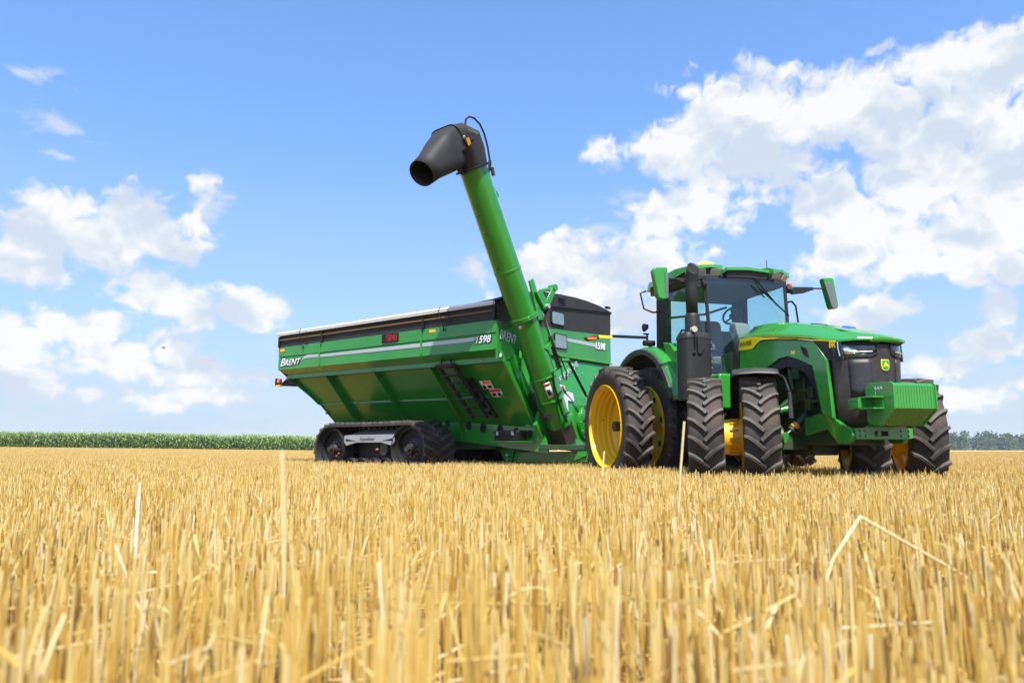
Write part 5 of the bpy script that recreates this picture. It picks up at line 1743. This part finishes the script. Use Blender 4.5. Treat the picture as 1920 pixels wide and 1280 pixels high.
lb = label_on_wall(-1.00, -.70, 1.86, 2.02, 'decal_white')
label_on_wall(-.92, -.73, 1.96, 2.015, 'orange_label', .016, name='label_band', parent=lb)
label_on_wall(-.98, -.89, 1.87, 1.93, 'decal_black', .016, name='label_mark', parent=lb)
label_on_wall(-.84, -.73, 1.88, 1.93, 'decal_black', .016, name='label_mark', parent=lb)
lb = label_on_wall(-.86, -.55, 1.70, 1.85, 'decal_white')
label_on_wall(-.85, -.56, 1.80, 1.845, 'red_label', .016, name='label_band', parent=lb)
label_on_wall(-.83, -.73, 1.72, 1.78, 'decal_black', .016, name='label_mark', parent=lb)
label_on_wall(-.69, -.60, 1.72, 1.78, 'decal_black', .016, name='label_mark', parent=lb)


def on_aug(z, ang, r_=.268):
    """point on the auger tube: angle 0 faces forward (x), positive towards the outside"""
    return aug(z) + AS * math.cos(ang) * r_ - AN * math.sin(ang) * r_ * (1 if AN.y > 0 else -1)


def label_on_aug(z0, z1, a0, a1, m, r_=.268, **k):
    mb = MB()
    rows_ = []
    for z in (z0, z1):
        rows_.append([on_aug(z, lerp(a0, a1, f), r_) for f in (0, .33, .67, 1)])
    return mb.grid(rows_).build(k.pop('name', 'warning_label'), m, k.pop('parent', cart), smooth=60, solid=.002)


lb = label_on_aug(1.72, 2.0, 1.05, .60, 'decal_white', .272)
label_on_aug(1.94, 1.99, 1.04, .61, 'red_label', .275, name='label_band', parent=lb)
label_on_aug(1.77, 1.88, .98, .74, 'decal_black', .275, name='label_mark', parent=lb)
lb = label_on_aug(3.03, 3.08, 1.45, 1.15, 'decal_white', .270)
label_on_aug(3.035, 3.075, 1.26, 1.16, 'red_label', .273, name='label_band', parent=lb)
# white instruction sheets on the front
def fx(z):
    return interp(z, [(.62, .492), (1.70, .368), (2.57, .105)]) + .012


def front_label(y0, y1, z0, z1, m, off=0.0, tilt=-.12, **k):
    P = []
    for (y, z) in ((y0, z0), (y1, z0), (y1, z1), (y0, z1)):
        z_ = z + (y - y0) * tilt
        P.append((fx(z_) + off, y, z_))
    return sticker(P, m, **k)


lb = front_label(-.40, -.20, 1.60, 1.94, 'decal_white')
front_label(-.30, -.215, 1.84, 1.92, 'orange_label', .004, name='label_band', parent=lb)
front_label(-.30, -.215, 1.76, 1.83, 'decal_black', .004, name='label_mark', parent=lb)
front_label(-.19, .03, 1.62, 1.80, 'decal_white')
front_label(-.38, -.22, 1.36, 1.585, 'decal_white')
lb = front_label(-.52, -.41, 1.64, 1.73, 'decal_white')
front_label(-.515, -.46, 1.65, 1.72, 'red_label', .004, name='label_band', parent=lb)
cb(MB().span((-.30, -.725, 1.09), (-.20, -.718, 1.26)), 'blue_tag', 'decal_white')
cb(MB().span((-.29, -.73, 1.10), (-.21, -.724, 1.17)), 'tag_print', 'blue_label')
cb(MB().span((-.29, -.73, 1.19), (-.22, -.724, 1.25)), 'tag_print', 'red_label')

# ---- toolbox on its shelf
tbx = MB().span((-.90, -1.02, .80), (-.26, -.74, 1.005)).build('toolbox', 'decal_black', cart, bevel=.015)
MB().span((-.91, -1.028, .945), (-.25, -.735, 1.0)).build('toolbox_lid', 'tarp_black', tbx, bevel=.012)
for xs in (-.80, -.40):
    MB().box((xs, -1.035, .945), (.06, .02, .075)).build('toolbox_latch', 'silver_paint', tbx, bevel=.004)
cb(MB().span((-1.0, -1.05, .765), (-.05, -.70, .782)), 'toolbox_shelf', 'cart_green', bevel=.004)

# ---- folded ladder under the near side
lad = part('ladder', cart)
T0, T1 = Vector((-1.72, -1.85, 2.34)), Vector((-1.40, -1.10, 1.27))
Wd = Vector((.42, 0, 0))
for k in (0, 1):
    MB().tube([T0 + Wd * k, T1 + Wd * k], .046, 4).build('ladder_rail', 'decal_black', lad, smooth=0)
for k in range(7):
    f = .04 + k / 6 * .9
    MB().box(lerp(T0, T1, f) + Wd * .5, (.42, .14, .04)).build('ladder_rung', 'decal_black', lad)
MB().tube([T0 + Vector((-.03, -.05, .0)), T0 + Wd + Vector((.03, -.05, .0))], .028, 8).build('ladder_step', 'steel_dark', lad)
for k in (0, 1):
    MB().tube([Vector((-1.64 + k * .28, -1.84, 2.30)), Vector((-1.64 + k * .28, -1.86, 2.52))], .02, 6).build('ladder_hanger', 'decal_black', lad)
    MB().tube([Vector((-1.74 + k * .42, -1.87, 2.52)), Vector((-1.56 + k * .42, -1.87, 2.52))], .038, 8).build('ladder_clamp', 'steel_dark', lad)
U0, U1 = Vector((-1.27, -1.50, 2.06)), Vector((-.90, -1.10, 1.27))
for k in (0, 1):
    MB().tube([U0 + Vector((.14, 0, 0)) * k, U1 + Vector((.14, 0, 0)) * k], .045, 4).build('lower_rail', 'decal_black', lad, smooth=0)
for f in (.05, .3, .55, .8, .98):
    MB().box(lerp(U0, U1, f) + Vector((.07, 0, 0)), (.16, .12, .06)).build('lower_rung', 'decal_black', lad)
MB().tube([Vector((-1.30, -1.40, 1.72)), Vector((-1.1, -1.42, 1.70)), Vector((-1.12, -1.38, 1.60))], .02, 6).build('ladder_chain', 'steel_dark', lad)

# ---- tail light arm
tl = part('tail_light_arm', cart)
cb(MB().span((-7.92, -1.66, 2.17), (-7.15, -1.60, 2.20)).prism([(-7.9, 2.17), (-7.15, 2.12), (-7.15, 2.36), (-7.55, 2.36)], 'y', -1.60, -1.56).span((-7.94, -1.70, 2.17), (-7.92, -1.50, 2.36)), 'arm_plate', 'decal_black', tl, bevel=.004)
cb(MB().tube([(-7.80, -1.70, 2.29), (-7.80, -1.62, 2.29)], .055, 16), 'orange_lamp', 'orange_lens', tl)
cb(MB().span((-7.90, -1.69, 2.14), (-7.64, -1.66, 2.19)), 'amber_reflector', 'amber', tl)
cb(MB().tube([(-6.62, -.9, 1.50), (-6.72, -.95, 1.44)], .02, 6), 'rear_plug', 'decal_black')

# ---- tongue
tg = MB().prism([(-1.15, .40), (-1.05, .56), (.9, .585), (2.25, .54), (2.45, .47), (2.25, .40), (.9, .375), (-.9, .36)], 'y', -.35, -.29)
tg.prism([(-1.15, .40), (-1.05, .56), (.9, .585), (2.25, .54), (2.45, .47), (2.25, .40), (.9, .375), (-.9, .36)], 'y', .35, .29)
tg.span((-.6, -.30, .40), (2.1, .30, .55))
tg.build('tongue', 'cart_green', cart, bevel=.008)
MB().prism([(-1.35, .70), (-.85, .70), (-.95, .36), (-1.15, .38)], 'y', -.40, -.35).build('tongue_plate', 'cart_green', cart, bevel=.008)
MB().tube([(-1.05, -.44, .50), (-1.05, -.36, .50)], .035, 10).tube([(-1.03, -.44, .41), (-1.03, -.36, .41)], .025, 10).build('tongue_pin', 'silver_paint', cart)
MB().prism([(.20, .40), (.62, .56), (.95, .50), (.62, .38)], 'y', -.385, -.352).build('tongue_gusset', 'cart_green', cart, bevel=.006)
MB().span((-6.2, -.62, .62), (-1.2, .62, .95)).span((-4.4, -1.2, .55), (-3.5, 1.2, .85)).build('undercarriage', 'dark_green', cart, bevel=.02)


# ---- tracks
def track_unit(side):
    e = part('track_unit', cart)
    y0, y1 = side * 1.90, side * 1.0
    xr, xf, zc, r_ = -5.26, -2.60, .625, .565
    path = []
    for a in np.linspace(-90, 90, 15):
        path.append((xf + r_ * math.cos(R(a)), zc + r_ * math.sin(R(a)), math.cos(R(a)), math.sin(R(a))))
    for f in (.2, .4, .6, .8):
        path.append((lerp(xf, xr, f), zc + r_ - .012 * math.sin(PI * f), 0, 1))
    for a in np.linspace(90, 270, 15):
        path.append((xr + r_ * math.cos(R(a)), zc + r_ * math.sin(R(a)), math.cos(R(a)), math.sin(R(a))))
    for f in (.2, .4, .6, .8):
        path.append((lerp(xr, xf, f), zc - r_, 0, -1))
    rows_ = []
    for (x, z, nx_, nz_) in path:
        rows_.append([(x, y0, z), (x, y1, z), (x - nx_ * .05, y1, z - nz_ * .05), (x - nx_ * .05, y0, z - nz_ * .05)])
    mb = MB()
    n = len(rows_)
    vs = [p_ for r2 in rows_ for p_ in r2]
    fs = []
    for i in range(n):
        for j in range(4):
            i2, j2 = (i + 1) % n, (j + 1) % 4
            fs.append((i * 4 + j, i * 4 + j2, i2 * 4 + j2, i2 * 4 + j))
    mb.add(vs, fs)
    mb.build('track_belt', 'rubber', e, smooth=30)
    # lugs along the belt
    seg_l = []
    tot = 0
    for i in range(n):
        a, b2 = path[i], path[(i + 1) % n]
        d = math.hypot(b2[0] - a[0], b2[1] - a[1])
        seg_l.append((tot, d, a, b2))
        tot += d

    def at(s2):
        s2 %= tot
        for (t0, d, a, b2) in seg_l:
            if t0 <= s2 <= t0 + d:
                f = (s2 - t0) / d
                return [lerp(a[k], b2[k], f) for k in range(4)]
        return list(path[0])
    nl = 46
    ym = (y0 + y1) / 2
    lugs = MB()
    inner = MB()
    for k in range(nl):
        for half in (0, 1):
            s0 = tot * (k + .5 * half) / nl
            rings_ = []
            ya, yb = (y0, ym + (y0 - ym) * .02) if half == 0 else (y1, ym - (y0 - ym) * .02)
            for f in (0, .5, 1):
                s2 = s0 - f * .20
                yy = lerp(ya, yb, f)
                ring_ = []
                for (ds, hh) in ((-.035, -.01), (-.026, .045), (.026, .045), (.035, -.01)):
                    x, z, nx_, nz_ = at(s2 + ds)
                    ring_.append((x + nx_ * hh, yy, z + nz_ * hh))
                rings_.append(ring_)
            lugs.rings(rings_)
        x, z, nx_, nz_ = at(tot * k / nl)
        for yy in (ym - .06, ym + .06):
            pass
        inner.box((x - nx_ * .085, ym, z - nz_ * .085), (.06, .10, .08), Matrix.Rotation(math.atan2(nx_, nz_), 3, 'Y'))
    lugs.build('track_lug', 'lug_rubber', e, bevel=.004)
    inner.build('guide_block', 'rubber', e)
    for xc in (xr, xf):
        w_ = part('drive_wheel' if xc == xr else 'idler_wheel', e, (xc, 0, zc))
        for (ya, yb) in ((y0 - side * .02, y0 - side * .34), (y1 + side * .02, y1 + side * .34)):
            s2 = 1 if yb > ya else -1
            W_ = abs(yb - ya)
            rp = [(0, .512), (0, .495), (.02, .49), (W_ * .35, .47), (W_ * .36, .43), (W_ * .7, .42), (W_ * .72, .30), (W_ * .55, .20), (W_ * .55, 0)]
            MB().lathe([(ya + s2 * a, r2) for a, r2 in rp] , 48).lathe([(ya, .512), (yb, .512), (yb, .40)], 48).build('wheel_drum', 'black_plastic', w_, smooth=30)
            hb = MB().tube([(0, ya + s2 * W_ * .56, 0), (0, ya + s2 * .06, 0)], [.13, .10], 20).tube([(0, ya + s2 * .07, 0), (0, ya + s2 * .01, 0)], .055, 14)
            hb.build('wheel_hub', 'steel_dark', w_)
            bo = MB()
            bolts(bo, 10, .165, ya + s2 * W_ * .56, ya + s2 * (W_ * .56 - .03), .016)
            bo.build('hub_bolt_ring', 'rust', w_)
        MB().tube([(0, y0, 0), (0, y1, 0)], .06, 14).build('wheel_axle', 'steel_dark', w_)
    for k in range(4):
        xc = -4.55 + k * .40
        w_ = part('roller', e, (xc, 0, .265))
        for (ya, yb) in ((y0 - side * .05, y0 - side * .33), (y1 + side * .05, y1 + side * .33)):
            s2 = 1 if yb > ya else -1
            MB().lathe([(ya, .165), (ya, .15), (ya + s2 * .05, .145), (ya + s2 * .06, .06), (ya + s2 * .06, 0)], 28).lathe([(ya, .165), (yb, .165), (yb, .0)], 28).build('roller_drum', 'steel_dark', w_, smooth=30)
            MB().tube([(0, ya, 0), (0, ya + s2 * .07, 0)], .03, 10).build('roller_hub', 'steel_dark', w_)
    # silver bridge frame between the wheels
    yo = y0 - side * .03
    yi = y0 - side * .45
    fp2 = [(-4.74, .915), (-3.02, .915), (-3.02, .78), (-3.10, .70), (-3.45, .77), (-4.30, .77), (-4.66, .70), (-4.74, .78)]
    fo = MB().prism(fp2, 'y', yo, yo - side * .03).build('track_frame', 'silver', e, bevel=.006)
    MB().add([(-4.74, yo, .915), (-3.02, yo, .915), (-3.10, yi, 1.06), (-4.40, yi, 1.06)], [(0, 1, 2, 3)]).build('frame_top', 'silver_paint', e, solid=.012, smooth=0)
    for (xa, xb) in ((-4.68, -4.28), (-3.42, -3.08)):
        tri_ = [(xa, .86), (xb, .80), (xa, .80)] if xa < -4 else [(xb, .86), (xa, .80), (xb, .80)]
        MB().prism(tri_, 'y', yo + side * .0, yo + side * .003).build('frame_cutout', 'dark_void', fo, smooth=0)
    if side < 0:
        text('Equalizer', 'frame_lettering', 'decal_black', cart, (-4.18, yo - .004, .815), (1, 0, 0), (0, 0, 1), .105, shear=.3, depth=.002, xscale=1.35)
    MB().span((-4.6, yi, .35), (-3.2, yi + side * .08, 1.0)).span((-4.9, yi - side * .0, .52), (-2.9, yi - side * .12, .72)).build('carrier_beam', 'black_plastic', e, bevel=.02)
    MB().tube([(-3.45, yo - side * .08, .62), (-3.45, yi, .62)], .13, 16).build('frame_pivot', 'steel_dark', e)
    bo = MB().tube([(-3.60, yo - side * .05, .62), (-3.60, yo, .62)], .02, 8)
    bo.build('frame_bolt', 'rust', e)


track_unit(-1)
track_unit(1)


# ================================================================== AIR
hm = bpy.data.materials.new('haze')
hm.use_nodes = True
ht = NT(hm.node_tree)
ht.n.clear()
ho = ht.node('ShaderNodeOutputMaterial')
hv = ht.node('ShaderNodeVolumePrincipled')
hv.inputs['Color'].default_value = (0.86, 0.92, 1.0, 1)
hv.inputs['Density'].default_value = 0.00022
ht.l.new(hv.outputs[0], ho.inputs['Volume'])
MATS['haze'] = hm
hz = MB().span((-1520, -310, -8), (1520, 1920, 32)).build('haze', 'haze', smooth=0)
hz['kind'] = 'stuff'
SC.cycles.volume_bounces = 0
